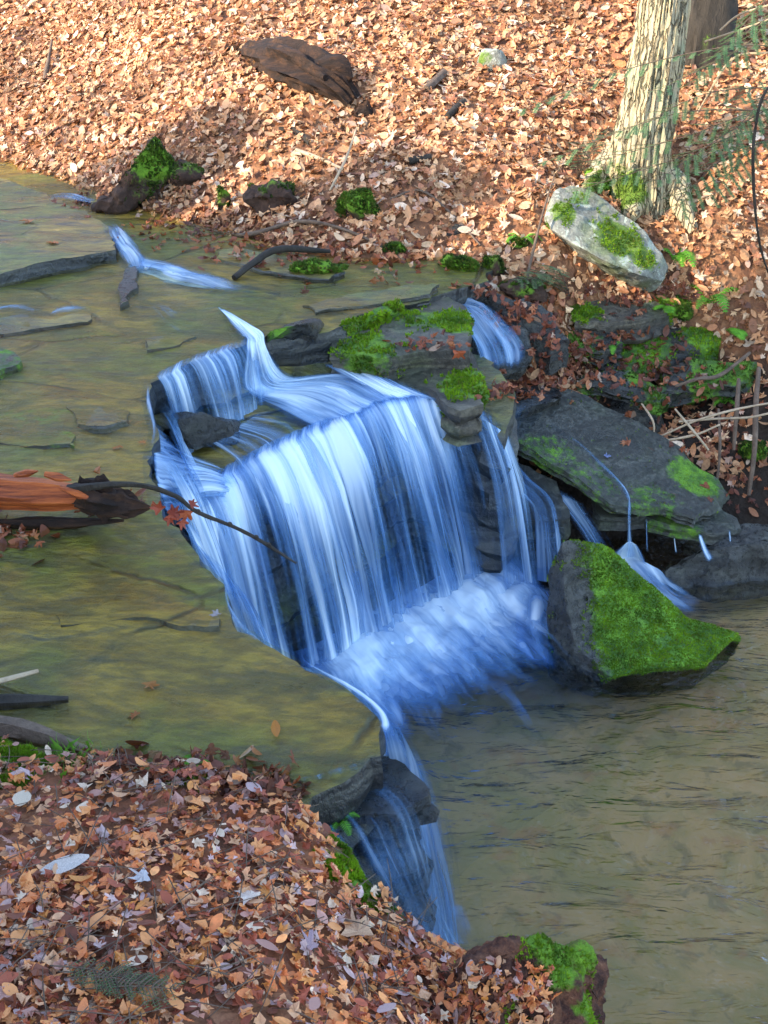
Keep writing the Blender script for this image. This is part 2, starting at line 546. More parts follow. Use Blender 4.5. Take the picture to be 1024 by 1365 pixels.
def top_surface(outline, res, edge, zn, seed, extra=(), zoff=0.0, zscale=2.5, clip=None):
    O = np.asarray(outline, float)
    if area2(O) < 0:
        O = O[::-1]
    tps = TPS(np.vstack([O, np.asarray(extra, float).reshape(-1, 3)]) if len(extra) else O, 2e-2)
    P = densify(O, res)
    if edge:
        nr = outward(P)
        w = fbm(np.c_[P[:, :2] * 5.0, np.zeros(len(P))], seed + 3, 4, 0.6)
        P[:, :2] += nr * (w * edge)[:, None]
    lo, hi = P[:, :2].min(0), P[:, :2].max(0)
    gx, gy = np.meshgrid(np.arange(lo[0], hi[0], res), np.arange(lo[1], hi[1], res))
    G = np.c_[gx.ravel(), gy.ravel()]
    G += R.uniform(-0.3, 0.3, G.shape) * res
    G = G[inside(G, P)]
    if clip:
        G = G[clip(G)]
    if len(G):
        keep = np.ones(len(G), bool)
        for i in range(0, len(G), 4000):
            d2 = ((G[i:i + 4000, None, :] - P[None, :, :2]) ** 2).sum(-1).min(1)
            keep[i:i + 4000] = d2 > (0.45 * res) ** 2
        G = G[keep]
    A = np.vstack([P[:, :2], G])
    n0 = len(P)
    r = delaunay_2d_cdt([Vector(a) for a in A], [], [list(range(n0))], 1, 1e-6)
    V2 = np.array([[v.x, v.y] for v in r[0]])
    F = [tuple(f) for f in r[2]]
    loop = [None] * n0
    for vi, orig in enumerate(r[3]):
        for oi in orig:
            if oi < n0:
                loop[oi] = vi
    loop = [l for l in loop if l is not None]
    z = tps(V2) + zoff
    if zn:
        z = z + zn * fbm(np.c_[V2 * zscale, np.zeros(len(V2))], seed + 9, 5, 0.55)
    return np.c_[V2, z], F, loop

def slab(name, outline, thick, mat, res=0.07, edge=0.03, zn=0.015, strata=0.035, seed=0, moss=None, parent=None,
         extra=(), flare=0.0, sharp=38, zscale=2.5, rows=None):
    V, F, loop = top_surface(outline, res, edge, zn, seed, extra, 0, zscale)
    P = V[loop]
    nr = outward(P[:, :2])
    rows = rows or max(5, int(thick / 0.035))
    VV, FF = [V], list(F)
    prev, base = list(loop), len(V)
    s_arc = np.r_[0, np.cumsum(np.linalg.norm(np.diff(P[:, :2], axis=0), axis=1))]
    for r in range(1, rows + 1):
        t = r / rows
        dep = thick * t
        lay = (math.sin(r * 2.3 + seed) * 0.5 + R.uniform(-0.5, 0.5)) * strata
        o = lay + strata * 0.9 * fbm(np.c_[s_arc * 3.0, np.full(len(P), dep * 9.0), np.full(len(P), seed * 3.1)], seed + 21, 4, 0.6) + flare * t
        o = o + strata * 0.35 * fbm(np.c_[s_arc * 11.0, np.full(len(P), dep * 30.0), np.full(len(P), seed * 1.7)], seed + 33, 3, 0.6)
        if r == 1:
            o = np.abs(o) * 0.4
        Q = P.copy()
        Q[:, :2] += nr * o[:, None]
        Q[:, 2] -= dep + 0.012 * fbm(np.c_[s_arc * 2.0, np.full(len(P), r * 5.0), np.zeros(len(P))], seed + 5, 3)
        VV.append(Q)
        idx = list(range(base, base + len(P)))
        for i in range(len(P)):
            j = (i + 1) % len(P)
            FF.append((prev[i], idx[i], idx[j], prev[j]))
        prev = idx
        base += len(P)
    FF.append(tuple(reversed(prev)))
    VV = np.vstack(VV)
    att = {'moss': moss(VV) if moss else np.zeros(len(VV))}
    return mesh_obj(name, VV, FF, mat, parent, True, sharp, att)

def refine(bm, res, it=6):
    for _ in range(it):
        es = [e for e in bm.edges if e.calc_length() > res]
        if not es:
            break
        bmesh.ops.subdivide_edges(bm, edges=es, cuts=1, use_grid_fill=False)
        bmesh.ops.triangulate(bm, faces=[f for f in bm.faces if len(f.verts) > 3])

def rock(name, pts, mat, res=0.05, amp=0.03, seed=0, moss=None, parent=None, faces=None, bevel=0.02, freq=3.0, sharp=40):
    bm = bmesh.new()
    vs = [bm.verts.new([float(c) for c in p]) for p in pts]
    if faces:
        for f in faces:
            bm.faces.new([vs[i] for i in f])
        bmesh.ops.recalc_face_normals(bm, faces=bm.faces)
    else:
        r = bmesh.ops.convex_hull(bm, input=vs)
        bmesh.ops.delete(bm, geom=list({g for g in r['geom_interior'] + r['geom_unused'] if isinstance(g, bmesh.types.BMVert)}), context='VERTS')
        bmesh.ops.dissolve_limit(bm, angle_limit=math.radians(6), verts=bm.verts, edges=bm.edges)
    if bevel:
        bmesh.ops.bevel(bm, geom=list(bm.edges), offset=bevel, segments=2, profile=0.6, affect='EDGES', clamp_overlap=True)
    bmesh.ops.triangulate(bm, faces=list(bm.faces))
    refine(bm, res)
    bm.normal_update()
    V = np.array([v.co[:] for v in bm.verts])
    Nn = np.array([v.normal[:] for v in bm.verts])
    V = V + Nn * (amp * fbm(V * freq, seed, 5, 0.55))[:, None]
    bm.verts.index_update()
    F = [tuple(v.index for v in f.verts) for f in bm.faces]
    bm.free()
    return mesh_obj(name, V, F, mat, parent, True, sharp, {'moss': moss(V) if moss else np.zeros(len(V))})

def catmull(P, n):
    P = np.asarray(P, float)
    if len(P) == 2:
        t = np.linspace(0, 1, n)[:, None]
        return P[0] * (1 - t) + P[1] * t
    s = np.r_[0, np.cumsum(np.linalg.norm(np.diff(P, axis=0), axis=1))]
    s = s / s[-1]
    Q = np.vstack([2 * P[0] - P[1], P, 2 * P[-1] - P[-2]])
    out = []
    for t in np.linspace(0, 1, n):
        i = min(max(np.searchsorted(s, t, 'right') - 1, 0), len(P) - 2)
        u = (t - s[i]) / (s[i + 1] - s[i] + 1e-12)
        a, b, c, d = Q[i], Q[i + 1], Q[i + 2], Q[i + 3]
        out.append(0.5 * ((2 * b) + (-a + c) * u + (2 * a - 5 * b + 4 * c - d) * u * u + (-a + 3 * b - 3 * c + d) * u ** 3))
    return np.array(out)

def tube_geo(path, radii, seg=10, rough=0.0, seed=0, freq=(3.0, 8.0), n=None, cap=True, squash=1.0):
    n = n or max(4, len(path) * 4)
    P = catmull(path, n)
    rr = np.interp(np.linspace(0, 1, n), np.linspace(0, 1, len(radii)), radii)
    T = np.gradient(P, axis=0)
    T /= np.linalg.norm(T, axis=1, keepdims=True) + 1e-9
    up = np.array([0, 0, 1.0]) if abs(T[0, 2]) < 0.8 else np.array([0, 1.0, 0])
    V, F = [], []
    L = np.r_[0, np.cumsum(np.linalg.norm(np.diff(P, axis=0), axis=1))]
    for i in range(n):
        a = np.cross(T[i], up)
        a /= np.linalg.norm(a) + 1e-9
        b = np.cross(a, T[i])
        th = np.linspace(0, 2 * np.pi, seg, endpoint=False)
        r = np.full(seg, rr[i])
        if rough:
            q = np.c_[np.cos(th) * freq[1] * 0.3, np.sin(th) * freq[1] * 0.3, np.full(seg, L[i] * freq[0])]
            r = r * (1 + rough * fbm(q, seed, 4, 0.6))
        V.append(P[i] + np.outer(np.cos(th) * r, a) + np.outer(np.sin(th) * r * squash, b))
    V = np.vstack(V)
    for i in range(n - 1):
        for j in range(seg):
            k = (j + 1) % seg
            F.append((i * seg + j, i * seg + k, (i + 1) * seg + k, (i + 1) * seg + j))
    if cap:
        F.append(tuple(range(seg - 1, -1, -1)))
        F.append(tuple((n - 1) * seg + j for j in range(seg)))
    return V, F

def tube(name, path, radii, mat, parent=None, seg=10, rough=0.0, seed=0, freq=(3.0, 8.0), n=None, sharp=None, moss=None, squash=1.0):
    V, F = tube_geo(path, radii, seg, rough, seed, freq, n, True, squash)
    return mesh_obj(name, V, F, mat, parent, True, sharp or 50, {'moss': moss(V) if moss else np.zeros(len(V))})

class Soup:                      # collects geometry of one object
    def __init__(self):
        self.V, self.F, self.n, self.A = [], [], 0, []
    def add(self, V, F, a=None):
        V = np.asarray(V, float)
        self.V.append(V)
        self.F += [tuple(int(i) + self.n for i in f) for f in F]
        self.n += len(V)
        if a is not None:
            self.A.append(np.broadcast_to(np.asarray(a, float), (len(V),) + np.asarray(a, float).shape[-1:]) if np.ndim(a) == 1 and len(np.atleast_1d(a)) == 3 else np.full(len(V), a))
    def make(self, name, mat, parent=None, attr=None, smooth=True):
        return mesh_obj(name, np.vstack(self.V), self.F, mat, parent, smooth, None, {attr: np.concatenate(self.A)} if attr else None)

# ---- water sheets
def sheet_geo(rows, nu, nv, dens, disp=0.0, layers=1, gap=0.03, seed=0, fu=14.0, fv=1.2, across=0.12, ends=(0.0, 0.0), uvar=0.0):
    RR = np.array([catmull(r, nu) for r in rows])                # rows x nu x 3
    G = np.array([catmull(RR[:, i], nv) for i in range(nu)])     # nu x nv x 3
    dr = np.array(dens, float)
    Vs, Fs, Us, Ds = [], [], [], []
    base = 0
    du = np.linalg.norm(np.diff(G, axis=0), axis=2).mean(1)
    u = np.r_[0, np.cumsum(du)]
    v = np.concatenate([np.zeros((nu, 1)), np.cumsum(np.linalg.norm(np.diff(G, axis=1), axis=2), 1)], 1)
    gu = np.gradient(G, axis=0)
    gv = np.gradient(G, axis=1)
    nn = np.cross(gu, gv)
    nn /= np.linalg.norm(nn, axis=2, keepdims=True) + 1e-9
    if nn[..., 1].mean() > 0 and abs(nn[..., 2].mean()) < 0.5 or nn[..., 2].mean() < -0.5:
        nn = -nn
    tu = np.linspace(0, 1, nu)[:, None] * np.ones((1, nv))
    tv = np.linspace(0, 1, nv)[None, :] * np.ones((nu, 1))
    dd = np.interp(tv[0], np.linspace(0, 1, len(dr)), dr)[None, :] * np.ones((nu, 1))
    ed = np.clip(np.minimum(tu, 1 - tu) / max(across, 1e-6), 0, 1)
    en = np.ones_like(tv)
    if ends[0]:
        en *= np.clip(tv / ends[0], 0, 1)
    if ends[1]:
        en *= np.clip((1 - tv) / ends[1], 0, 1)
    for l in range(layers):
        q = np.c_[(u[:, None] * fu * np.ones((1, nv))).ravel(), (v * fv).ravel(), np.full(nu * nv, l * 7.7 + seed)]
        off = disp * fbm(q, seed + l * 5, 4, 0.55).reshape(nu, nv) * np.clip(tv * 4, 0.15, 1) + l * gap * np.clip(tv * 3, 0.1, 1)
        P = G + nn * off[..., None]
        Vs.append(P.reshape(-1, 3))
        Us.append(np.c_[(u[:, None] + l * 3.37 + seed * 0.61 + 0 * v).ravel(), (v + l * 1.9).ravel()])
        tk = 1 + uvar * np.clip(1.5 * fbm(np.c_[u * 2.6, np.full(nu, l * 0.35), np.full(nu, seed * 2.3)], seed + 40, 3, 0.6), -1.2, 0.9)[:, None] * np.clip(tv * 5, 0.2, 1)
        Ds.append((dd * ed * en * tk * (1.0 if l == 0 else 0.88)).ravel())
        idx = np.arange(nu * nv).reshape(nu, nv) + base
        Fs.append(np.stack([idx[:-1, :-1], idx[1:, :-1], idx[1:, 1:], idx[:-1, 1:]], -1).reshape(-1, 4))
        base += nu * nv
    return np.vstack(Vs), np.vstack(Fs), np.vstack(Us), np.concatenate(Ds)

def sheet(name, rows, mat, nu=40, nv=24, dens=(0.7, 0.7), **kw):
    parts = [rows] if not isinstance(rows[0], dict) else rows
    V, F, U, Dn = sheet_geo(rows, nu, nv, dens, **kw)
    return mesh_obj(name, V, F, mat, None, True, None, {'dens': Dn}, U)

def fall_rows(lip, shift, zb, n=7, back=(0.0, 0.0, 0.0), back_row=True, power=2.0):
    lip = np.asarray(lip, float)
    base = lip + np.asarray(shift, float) if np.ndim(shift) == 1 else np.asarray(shift, float)
    rows = []
    if back_row:
        rows.append(lip + np.asarray(back))
    for t in np.linspace(0, 1, n):
        P = lip.copy()
        P[:, :2] += (base[:, :2] - lip[:, :2]) * t
        P[:, 2] += (zb - lip[:, 2]) * t ** power
        rows.append(P)
    return rows

def ribbon_rows(path, widths, side=(1, 0, 0)):
    P = catmull(path, len(path) * 3)
    w = np.interp(np.linspace(0, 1, len(P)), np.linspace(0, 1, len(widths)), widths)
    T = np.gradient(P, axis=0)
    T /= np.linalg.norm(T, axis=1, keepdims=True) + 1e-9
    rows = []
    for i in range(len(P)):
        s = np.cross(T[i], [0, -0.35, 0.94])
        s /= np.linalg.norm(s) + 1e-9
        rows.append([P[i] - s * w[i] / 2, P[i] + np.array([0, 0, 0.012]), P[i] + s * w[i] / 2])
    return rows

# ---- leaves
def leaf_templates():
    T = []
    half = [(80, 0.62), (66, 0.46), (52, 0.92), (40, 0.88), (26, 0.52), (8, 0.50), (-12, 0.72), (-28, 0.62), (-50, 0.40)]
    for s in range(7):
        rr = np.random.RandomState(100 + s)
        out = [(90, 1.0)] + [(a + rr.uniform(-4, 4), r * rr.uniform(0.85, 1.12)) for a, r in half] + [(-90, 0.25)] + \
              [(180 - a + rr.uniform(-4, 4), r * rr.uniform(0.85, 1.12)) for a, r in reversed(half)]
        V = [(0, 0, 0)]
        for a, r in out:
            x, y = r * math.cos(math.radians(a)) * 0.56, r * math.sin(math.radians(a)) * 0.56
            V.append((x, y, 0))
        V = np.array(V)
        c = rr.uniform(-0.55, 0.55, 3)
        V[:, 2] = c[0] * V[:, 0] ** 2 * 1.6 + c[1] * V[:, 1] ** 2 * 1.2 + c[2] * V[:, 0] * V[:, 1] + rr.uniform(-0.06, 0.06, len(V))
        n = len(out)
        T.append((V, [(0, i + 1, (i + 1) % n + 1) for i in range(n)]))
    for s in range(5):
        rr = np.random.RandomState(200 + s)
        V, F = [], []
        wv = rr.uniform(0.2, 0.32)
        ts = [0, 0.16, 0.4, 0.66, 0.86, 1.0]
        fold, bend = rr.uniform(-0.1, 0.5), rr.uniform(-0.7, 0.7)
        for t in ts:
            w = wv * math.sin(math.pi * min(1, t * 0.92 + 0.04)) ** 0.8
            y = t - 0.5
            z = bend * (y * y)
            V += [(-w, y, z + fold * w), (0, y, z), (w, y, z + fold * w * rr.uniform(0.3, 1.2))]
        for i in range(len(ts) - 1):
            a = i * 3
            F += [(a, a + 1, a + 4, a + 3), (a + 1, a + 2, a + 5, a + 4)]
        T.append((np.array(V), F))
    return T
LT = leaf_templates()
def crumpled():
    for s in range(6):
        rr = np.random.RandomState(300 + s)
        n = 11
        a = np.sort(rr.uniform(0, 360, n) * 0.35 + np.arange(n) * 360 / n * 0.65)
        V = [(0, 0, rr.uniform(-.1, .1))]
        for t in a:
            r = rr.uniform(0.22, 0.52)
            V.append((r * math.cos(math.radians(t)) * 1.1, r * math.sin(math.radians(t)) * 0.75, rr.normal(0, 0.11)))
        V = np.array(V)
        V[:, 2] += rr.uniform(-.9, .9) * V[:, 0] ** 2
        LT.append((V, [(0, i + 1, (i + 1) % n + 1) for i in range(n)]))
crumpled()

def rot_to(n, yaw, tilt, rr):
    n = np.asarray(n) / np.linalg.norm(n)
    a = np.array([math.cos(yaw), math.sin(yaw), 0])
    t = rr.normal(0, tilt, 3)
    n = n + t
    n /= np.linalg.norm(n)
    x = a - n * a.dot(n)
    x /= np.linalg.norm(x)
    y = np.cross(n, x)
    return np.stack([x, y, n], 1)

PAL_FAR = [(0.66, 0.37, 0.19), (0.58, 0.30, 0.14), (0.48, 0.20, 0.08), (0.74, 0.49, 0.29), (0.76, 0.58, 0.42), (0.30, 0.12, 0.05), (0.20, 0.075, 0.035), (0.48, 0.20, 0.10), (0.58, 0.36, 0.26)]
W_FAR = [0.2, 0.18, 0.15, 0.13, 0.07, 0.1, 0.06, 0.07, 0.04]
PAL_NEAR = [(0.78, 0.32, 0.11), (0.70, 0.22, 0.07), (0.36, 0.085, 0.04), (0.68, 0.36, 0.19), (0.52, 0.36, 0.34), (0.20, 0.06, 0.03), (0.46, 0.24, 0.19), (0.72, 0.53, 0.37), (0.66, 0.26, 0.06)]
W_NEAR = [0.20, 0.18, 0.16, 0.12, 0.07, 0.11, 0.07, 0.04, 0.05]

def leaf_soup(name, P, Nn, sizes, pal, wts, mat, parent, seed, tilt=0.28, lift=0.02):
    rr = np.random.RandomState(seed)
    byT = {}
    ti = rr.randint(0, len(LT), len(P))
    VV, FF, CC, base = [], [], [], 0
    cols = np.array(pal)[rr.choice(len(pal), len(P), p=np.array(wts) / sum(wts))] * rr.uniform(0.75, 1.2, (len(P), 1))
    cols = cols * np.array([1.0, 0.97, 0.93])
    cols = cols * np.clip(0.97 + 0.38 * fbm(P * 1.2, seed + 7, 3), 0.5, 1.25)[:, None]
    for i in range(len(P)):
        V, F = LT[ti[i]]
        Rm = rot_to(Nn[i], rr.uniform(0, 6.283), tilt, rr)
        Q = (V * sizes[i]) @ Rm.T + P[i] + Nn[i] * rr.uniform(0.004, lift)
        VV.append(Q)
        FF += [tuple(k + base for k in f) for f in F]
        base += len(V)
        CC.append(np.repeat(cols[i][None], len(V), 0))
    o = mesh_obj(name, np.vstack(VV), FF, mat, parent, False, None, {'tint': np.vstack(CC)})
    o['kind'] = 'stuff'
    return o

LEAF_MESH = {}
def leaf_mesh(t, c):
    key = (t, tuple(np.round(c, 3)))
    if key not in LEAF_MESH:
        V, F = LT[t]
        o = mesh_obj('leaf', V, F, M_LEAF, None, False, None, {'tint': np.repeat(np.array(c)[None], len(V), 0)})
        LEAF_MESH[key] = o.data
        bpy.data.objects.remove(o)
    return LEAF_MESH[key]

def one_leaf(P, n, size, t, c, yaw, tilt, rr, parent=None, name='leaf'):
    o = bpy.data.objects.new(name, leaf_mesh(t, c))
    COL.objects.link(o)
    Rm = rot_to(n, yaw, tilt, rr) * size
    M = Matrix(((*Rm[0], P[0]), (*Rm[1], P[1]), (*Rm[2], P[2]), (0, 0, 0, 1)))
    if parent:
        o.parent = parent
        M = Matrix.Translation(-Vector(parent.location)) @ M
    o.matrix_local = M
    return o

# ---- moss tufts on a mesh where its 'moss' attribute is high
def tufts(o, count, h=0.018, thr=0.5, name='moss', mat=None, seed=1, wid=0.35, up=0.45, fill=None):
    me = o.data
    me.calc_loop_triangles()
    n = len(me.loop_triangles)
    tri = np.zeros(n * 3, np.int32)
    me.loop_triangles.foreach_get('vertices', tri)
    tri = tri.reshape(-1, 3)
    co = np.zeros(len(me.vertices) * 3, np.float32)
    me.vertices.foreach_get('co', co)
    co = co.reshape(-1, 3).astype(float)
    ms = np.zeros(len(me.vertices), np.float32)
    me.attributes['moss'].data.foreach_get('value', ms)
    a, b, c = co[tri[:, 0]], co[tri[:, 1]], co[tri[:, 2]]
    cr = np.cross(b - a, c - a)
    ar = np.linalg.norm(cr, axis=1)
    m = ms[tri].mean(1)
    w = ar * (m > 0.12)
    if w.sum() <= 0:
        return None
    rr = np.random.RandomState(seed)
    pick = rr.choice(n, count * 2, p=w / w.sum())
    u, v = rr.rand(len(pick)), rr.rand(len(pick))
    f = u + v > 1
    u[f], v[f] = 1 - u[f], 1 - v[f]
    P = a[pick] + (b - a)[pick] * u[:, None] + (c - a)[pick] * v[:, None]
    nm = cr[pick] / (ar[pick][:, None] + 1e-12)
    mm = m[pick] + 0.55 * fbm(P * 14, seed + 2, 4, 0.6)
    k = mm > thr
    P, nm = P[k][:count], nm[k][:count]
    if not len(P):
        return None
    nb = 3
    Vs = np.zeros((len(P), nb, 3, 3))
    for j in range(nb):
        d = nm + up * np.array([0, 0, 1]) + rr.normal(0, 0.45, P.shape)
        d /= np.linalg.norm(d, axis=1, keepdims=True)
        s = np.cross(d, rr.normal(0, 1, P.shape))
        s /= np.linalg.norm(s, axis=1, keepdims=True) + 1e-9
        hh = h * rr.uniform(0.5, 1.3, (len(P), 1))
        Vs[:, j, 0] = P - s * hh * wid - nm * 0.003
        Vs[:, j, 1] = P + s * hh * wid - nm * 0.003
        Vs[:, j, 2] = P + d * hh
    Vs = Vs.reshape(-1, 3)
    F = np.arange(len(Vs)).reshape(-1, 3)
    t = mesh_obj(name, Vs, F, mat or M_MOSS, o, False, None, {'dry': np.repeat((rr.rand(len(P)) < 0.12) * 0.7, nb * 3)})
    t['kind'] = 'stuff'
    return t

# ================================================================== SETTING
# ---- far hillside as a height field through control points
HC = [(0, 225, None, 1.72), (150, 275, None, 1.72), (250, 308, None, 1.66), (330, 330, None, 1.66), (400, 345, None, 1.66), (500, 360, None, 1.62), (600, 378, None, 1.55)]
hp = [Z(a, b, z) for a, b, _, z in HC]
hp += [D(a, b, y) for a, b, y in [(0, 150, 13.6), (200, 150, 12.0), (0, 0, 16.3), (200, 0, 14.2), (500, 200, 10.4), (500, 0, 12.9), (350, 230, 10.5),
       (850, 270, 10.0), (850, 385, 9.25), (760, 375, 9.1), (850, 0, 12.6), (850, 440, 9.15), (850, 520, 8.85), (930, 480, 9.1), (780, 450, 9.0), (940, 430, 9.15), (1000, 650, 8.0), (1000, 450, 9.0), (1000, 300, 9.6),
       (1000, 0, 12.3), (700, 470, 8.45), (700, 560, 8.15), (760, 640, 7.9), (640, 200, 10.2), (640, 300, 9.4), (1000, 560, 8.4), (920, 600, 8.25)]]
hp += [np.array(p) for p in [(0.9, 7.3, -0.45), (2.0, 7.2, -0.5), (3.2, 7.1, -0.5), (5, 7.2, -0.4), (-0.2, 8.0, 0.9), (-1.6, 9.0, 1.0), (-3, 10.6, 1.1), (-5, 11.6, 1.2), (-8, 13, 1.4),
       (-12, 16, 2.2), (-9, 18, 4.4), (-2, 18, 5.0), (4, 17, 5.2), (10, 16, 5.2), (6, 9.4, 1.4), (6, 11, 2.6), (10, 9.5, 1.4), (10, 7.4, -0.3),
       (-10, 26, 7.6), (0, 26, 8.2), (10, 26, 8.4), (-18, 40, 11), (0, 40, 11.5), (18, 40, 11.5), (22, 9.6, 1.6), (22, 7.5, -0.3), (22, 20, 6.5), (-20, 20, 4.6), (-22, 13, 1.5)]]
HILL = TPS(np.array(hp), 1e-2)

def hill_z(xy):
    xy = np.asarray(xy, float).reshape(-1, 2)
    q = np.c_[xy, np.zeros(len(xy))]
    return HILL(xy) + 0.07 * fbm(q * 1.3, 51, 4, 0.5)

def hill_n(xy, e=0.03):
    xy = np.asarray(xy, float).reshape(-1, 2)
    a = hill_z(xy + [e, 0]) - hill_z(xy - [e, 0])
    b = hill_z(xy + [0, e]) - hill_z(xy - [0, e])
    n = np.c_[-a, -b, np.full(len(xy), 2 * e)]
    return n / np.linalg.norm(n, axis=1, keepdims=True)

def on_hill(px, py):
    ys = np.arange(7.6, 24, 0.02)
    P = np.array([D(px, py, y) for y in ys])
    k = np.argmax(P[:, 2] < hill_z(P[:, :2]))
    return P[k]

def grid_mesh(name, xs, ys, zf, mat, attrs=None):
    X, Y = np.meshgrid(xs, ys)
    xy = np.c_[X.ravel(), Y.ravel()]
    V = np.c_[xy, zf(xy)]
    nx, ny = len(xs), len(ys)
    i = np.arange(nx * ny).reshape(ny, nx)
    F = np.stack([i[:-1, :-1], i[:-1, 1:], i[1:, 1:], i[1:, :-1]], -1).reshape(-1, 4)
    at = {'moss': np.zeros(len(V))}
    if attrs:
        at['wet'] = attrs(V)  # damp soil mask; on the hillside also shade painted under the slabs
    return mesh_obj(name, V, F, mat, None, True, None, at)

ground = struct(grid_mesh('ground', np.linspace(-150, 150, 61), np.linspace(-150, 150, 61),
                          lambda q: np.where(q[:, 1] > 35, 9.5, -0.75) + 0.1 * fbm(np.c_[q * 0.1, np.zeros(len(q))], 5), M_HILL), 'forest floor beyond the stream valley')
xs = np.r_[np.linspace(-22, -5, 40)[:-1], np.linspace(-5, 5, 170), np.linspace(5, 22, 40)[1:]]
ys = np.r_[np.linspace(7.0, 15, 135), np.linspace(15, 40, 50)[1:]]
hill = struct(grid_mesh('hillside', xs, ys, hill_z, M_HILL, lambda V: np.clip((1.15 - V[:, 2] + 0.25 * fbm(V * 2.5, 71, 3)) / 0.35, 0, 1) * np.clip((V[:, 0] + 0.5) / .5, 0, 1)), 'wooded far bank covered in brown leaf litter')  # mask for damp low soil, also painting the undercut hollow dark

# ---- pool
bed = struct(grid_mesh('stream_bed', np.linspace(-3, 22, 150), np.linspace(0.5, 9, 90),
                       lambda q: -0.30 + 0.05 * fbm(np.c_[q * 0.9, np.zeros(len(q))], 8) + 0.10 * np.clip(q[:, 0] - 1.5, 0, 1.2), M_POOLBED), 'brown bed of the plunge pool')

def pool_z(q):
    c = np.clip((q[:, 0] * 0.8 + 0.4), 0.25, 1.3)
    w = np.c_[q[:, 0] * 1.9, q[:, 1] * 3.6, np.zeros(len(q))]
    d = np.exp(-((q[:, 0] - 0.9) ** 2 + (q[:, 1] - 6.1) ** 2) / 1.2)
    return 0.021 * fbm(w, 31, 4, 0.5) * c + 0.02 * d * fbm(w * 1.6, 33, 3)
pool = struct(grid_mesh('pool_water', np.r_[np.linspace(-2.6, 5, 300), np.linspace(5.1, 22, 60)], np.linspace(0.6, 8.6, 330), pool_z, M_POOL), 'rippled brown pool below the waterfall')

# ---- bedrock ledge
def zl(py):
    return float(np.interp(py, [600, 700, 860, 950], [1.70, 1.62, 1.52, 1.50]))
LIP_LEFT = [(512, 1003), (513, 962), (482, 930), (440, 905), (395, 880), (350, 862), (322, 838), (302, 808), (300, 778), (270, 750), (235, 713), (215, 690), (203, 650), (200, 612), (206, 575), (197, 535), (200, 508)]
LIP_BACK = [(250, 487), (298, 471), (335, 456), (352, 450)]
led = [(-7.0, 1.6, 1.5), (-1.2, 2.05, 1.48)] + [tuple(Z(a, b, 1.46)) for a, b in [(385, 1120), (415, 1062), (462, 1045), (500, 1018)]]
led += [tuple(Z(a, b, zl(b))) for a, b in LIP_LEFT + LIP_BACK]
led += [tuple(Z(a, b, 1.68)) for a, b in [(425, 442), (500, 418), (545, 402), (598, 388), (650, 372)]]
led += [(0.85, 9.3, 1.66), (-0.5, 10.2, 1.70), (-2, 11.6, 1.74), (-4.5, 13.2, 1.80), (-9, 14.2, 1.85), (-9, 6, 1.6)]
LEDGE = np.array(led)
def led_moss(V):
    px, py = proj(V)
    al = 0.55 * np.exp(-((V[:, 0] + 1.9) ** 2 / 0.5 + (V[:, 1] - 6.0) ** 2 / 0.05)) + 0.45 * np.exp(-((V[:, 0] + 3.2) ** 2 / 0.9 + (V[:, 1] - 9.4) ** 2 / 0.5))
    m = al + 0.25 * np.exp(-((V[:, 1] - 10.5) / 1.6) ** 2) * (V[:, 0] < -1.3)
    return m
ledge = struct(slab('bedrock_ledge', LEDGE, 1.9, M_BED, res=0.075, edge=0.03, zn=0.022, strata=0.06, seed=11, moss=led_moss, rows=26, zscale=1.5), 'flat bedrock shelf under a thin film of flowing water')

# thin water running over the shelf
fo = LEDGE.copy()
V, F, lp = top_surface(fo, 0.09, 0.03, 0.022, 11, (), 0.022, 1.5)
film = struct(mesh_obj('stream_water', V, F, M_FILM), 'shallow film of water sliding over the bedrock')

# raised layers of the same bedrock, upstream
def layer(pts, z, th, seed, mossf=None, mat=M_BED, name='rock_layer', zn=0.012):
    o = slab(name, [Z(a, b, z) for a, b in pts], th, mat, 0.06, 0.03, zn, 0.02, seed, mossf, ledge)
    return o
layer([(-260, 392), (0, 364), (48, 352), (100, 343), (150, 334), (150, 306), (118, 285), (70, 262), (0, 236), (-300, 205)], 1.82, 0.22, 21, lambda V: np.full(len(V), 0.30))
layer([(156, 392), (170, 358), (186, 350), (182, 372), (172, 402), (160, 408)], 1.76, 0.12, 22, lambda V: np.full(len(V), 0.3), M_ROCK_WET)
layer([(-60, 490), (0, 462), (18, 466), (26, 478), (12, 486), (-20, 500)], 1.78, 0.15, 23, lambda V: np.full(len(V), 0.5), M_ROCK_WET)
layer([(-300, 452), (-40, 424), (40, 420), (120, 419), (118, 430), (30, 438), (-200, 480)], 1.735, 0.12, 24)

for i, (pts, z, mo_) in enumerate([
        ([(-200, 580), (-20, 560), (60, 566), (98, 582), (104, 596), (60, 592), (0, 586), (-200, 604)], 1.708, 0.32),
        ([(92, 540), (130, 530), (168, 545), (172, 562), (140, 572), (108, 566), (96, 556)], 1.714, 0.0),
        ([(-200, 800), (-60, 790), (40, 768), (90, 776), (60, 792), (-40, 812), (-200, 826)], 1.582, 0.0),
        ([(60, 816), (150, 800), (240, 806), (284, 818), (290, 832), (240, 832), (160, 828), (80, 836)], 1.562, 0.0),
        ([(300, 330), (400, 346), (460, 362), (440, 372), (350, 362), (290, 346)], 1.735, 0.1),
        ([(400, 405), (470, 392), (540, 382), (585, 380), (575, 392), (500, 404), (420, 416)], 1.725, 0.15),
        ([(196, 470), (240, 462), (262, 452), (240, 446), (200, 458)], 1.712, 0.0)]):
    layer(pts, z, 0.08, 121 + i, lambda V, q=mo_, i=i: np.clip(q + 0.4 * fbm(V * 3.0, 8 + i, 3), 0, 1) * (q > 0), M_BED, 'rock_layer', 0.02)

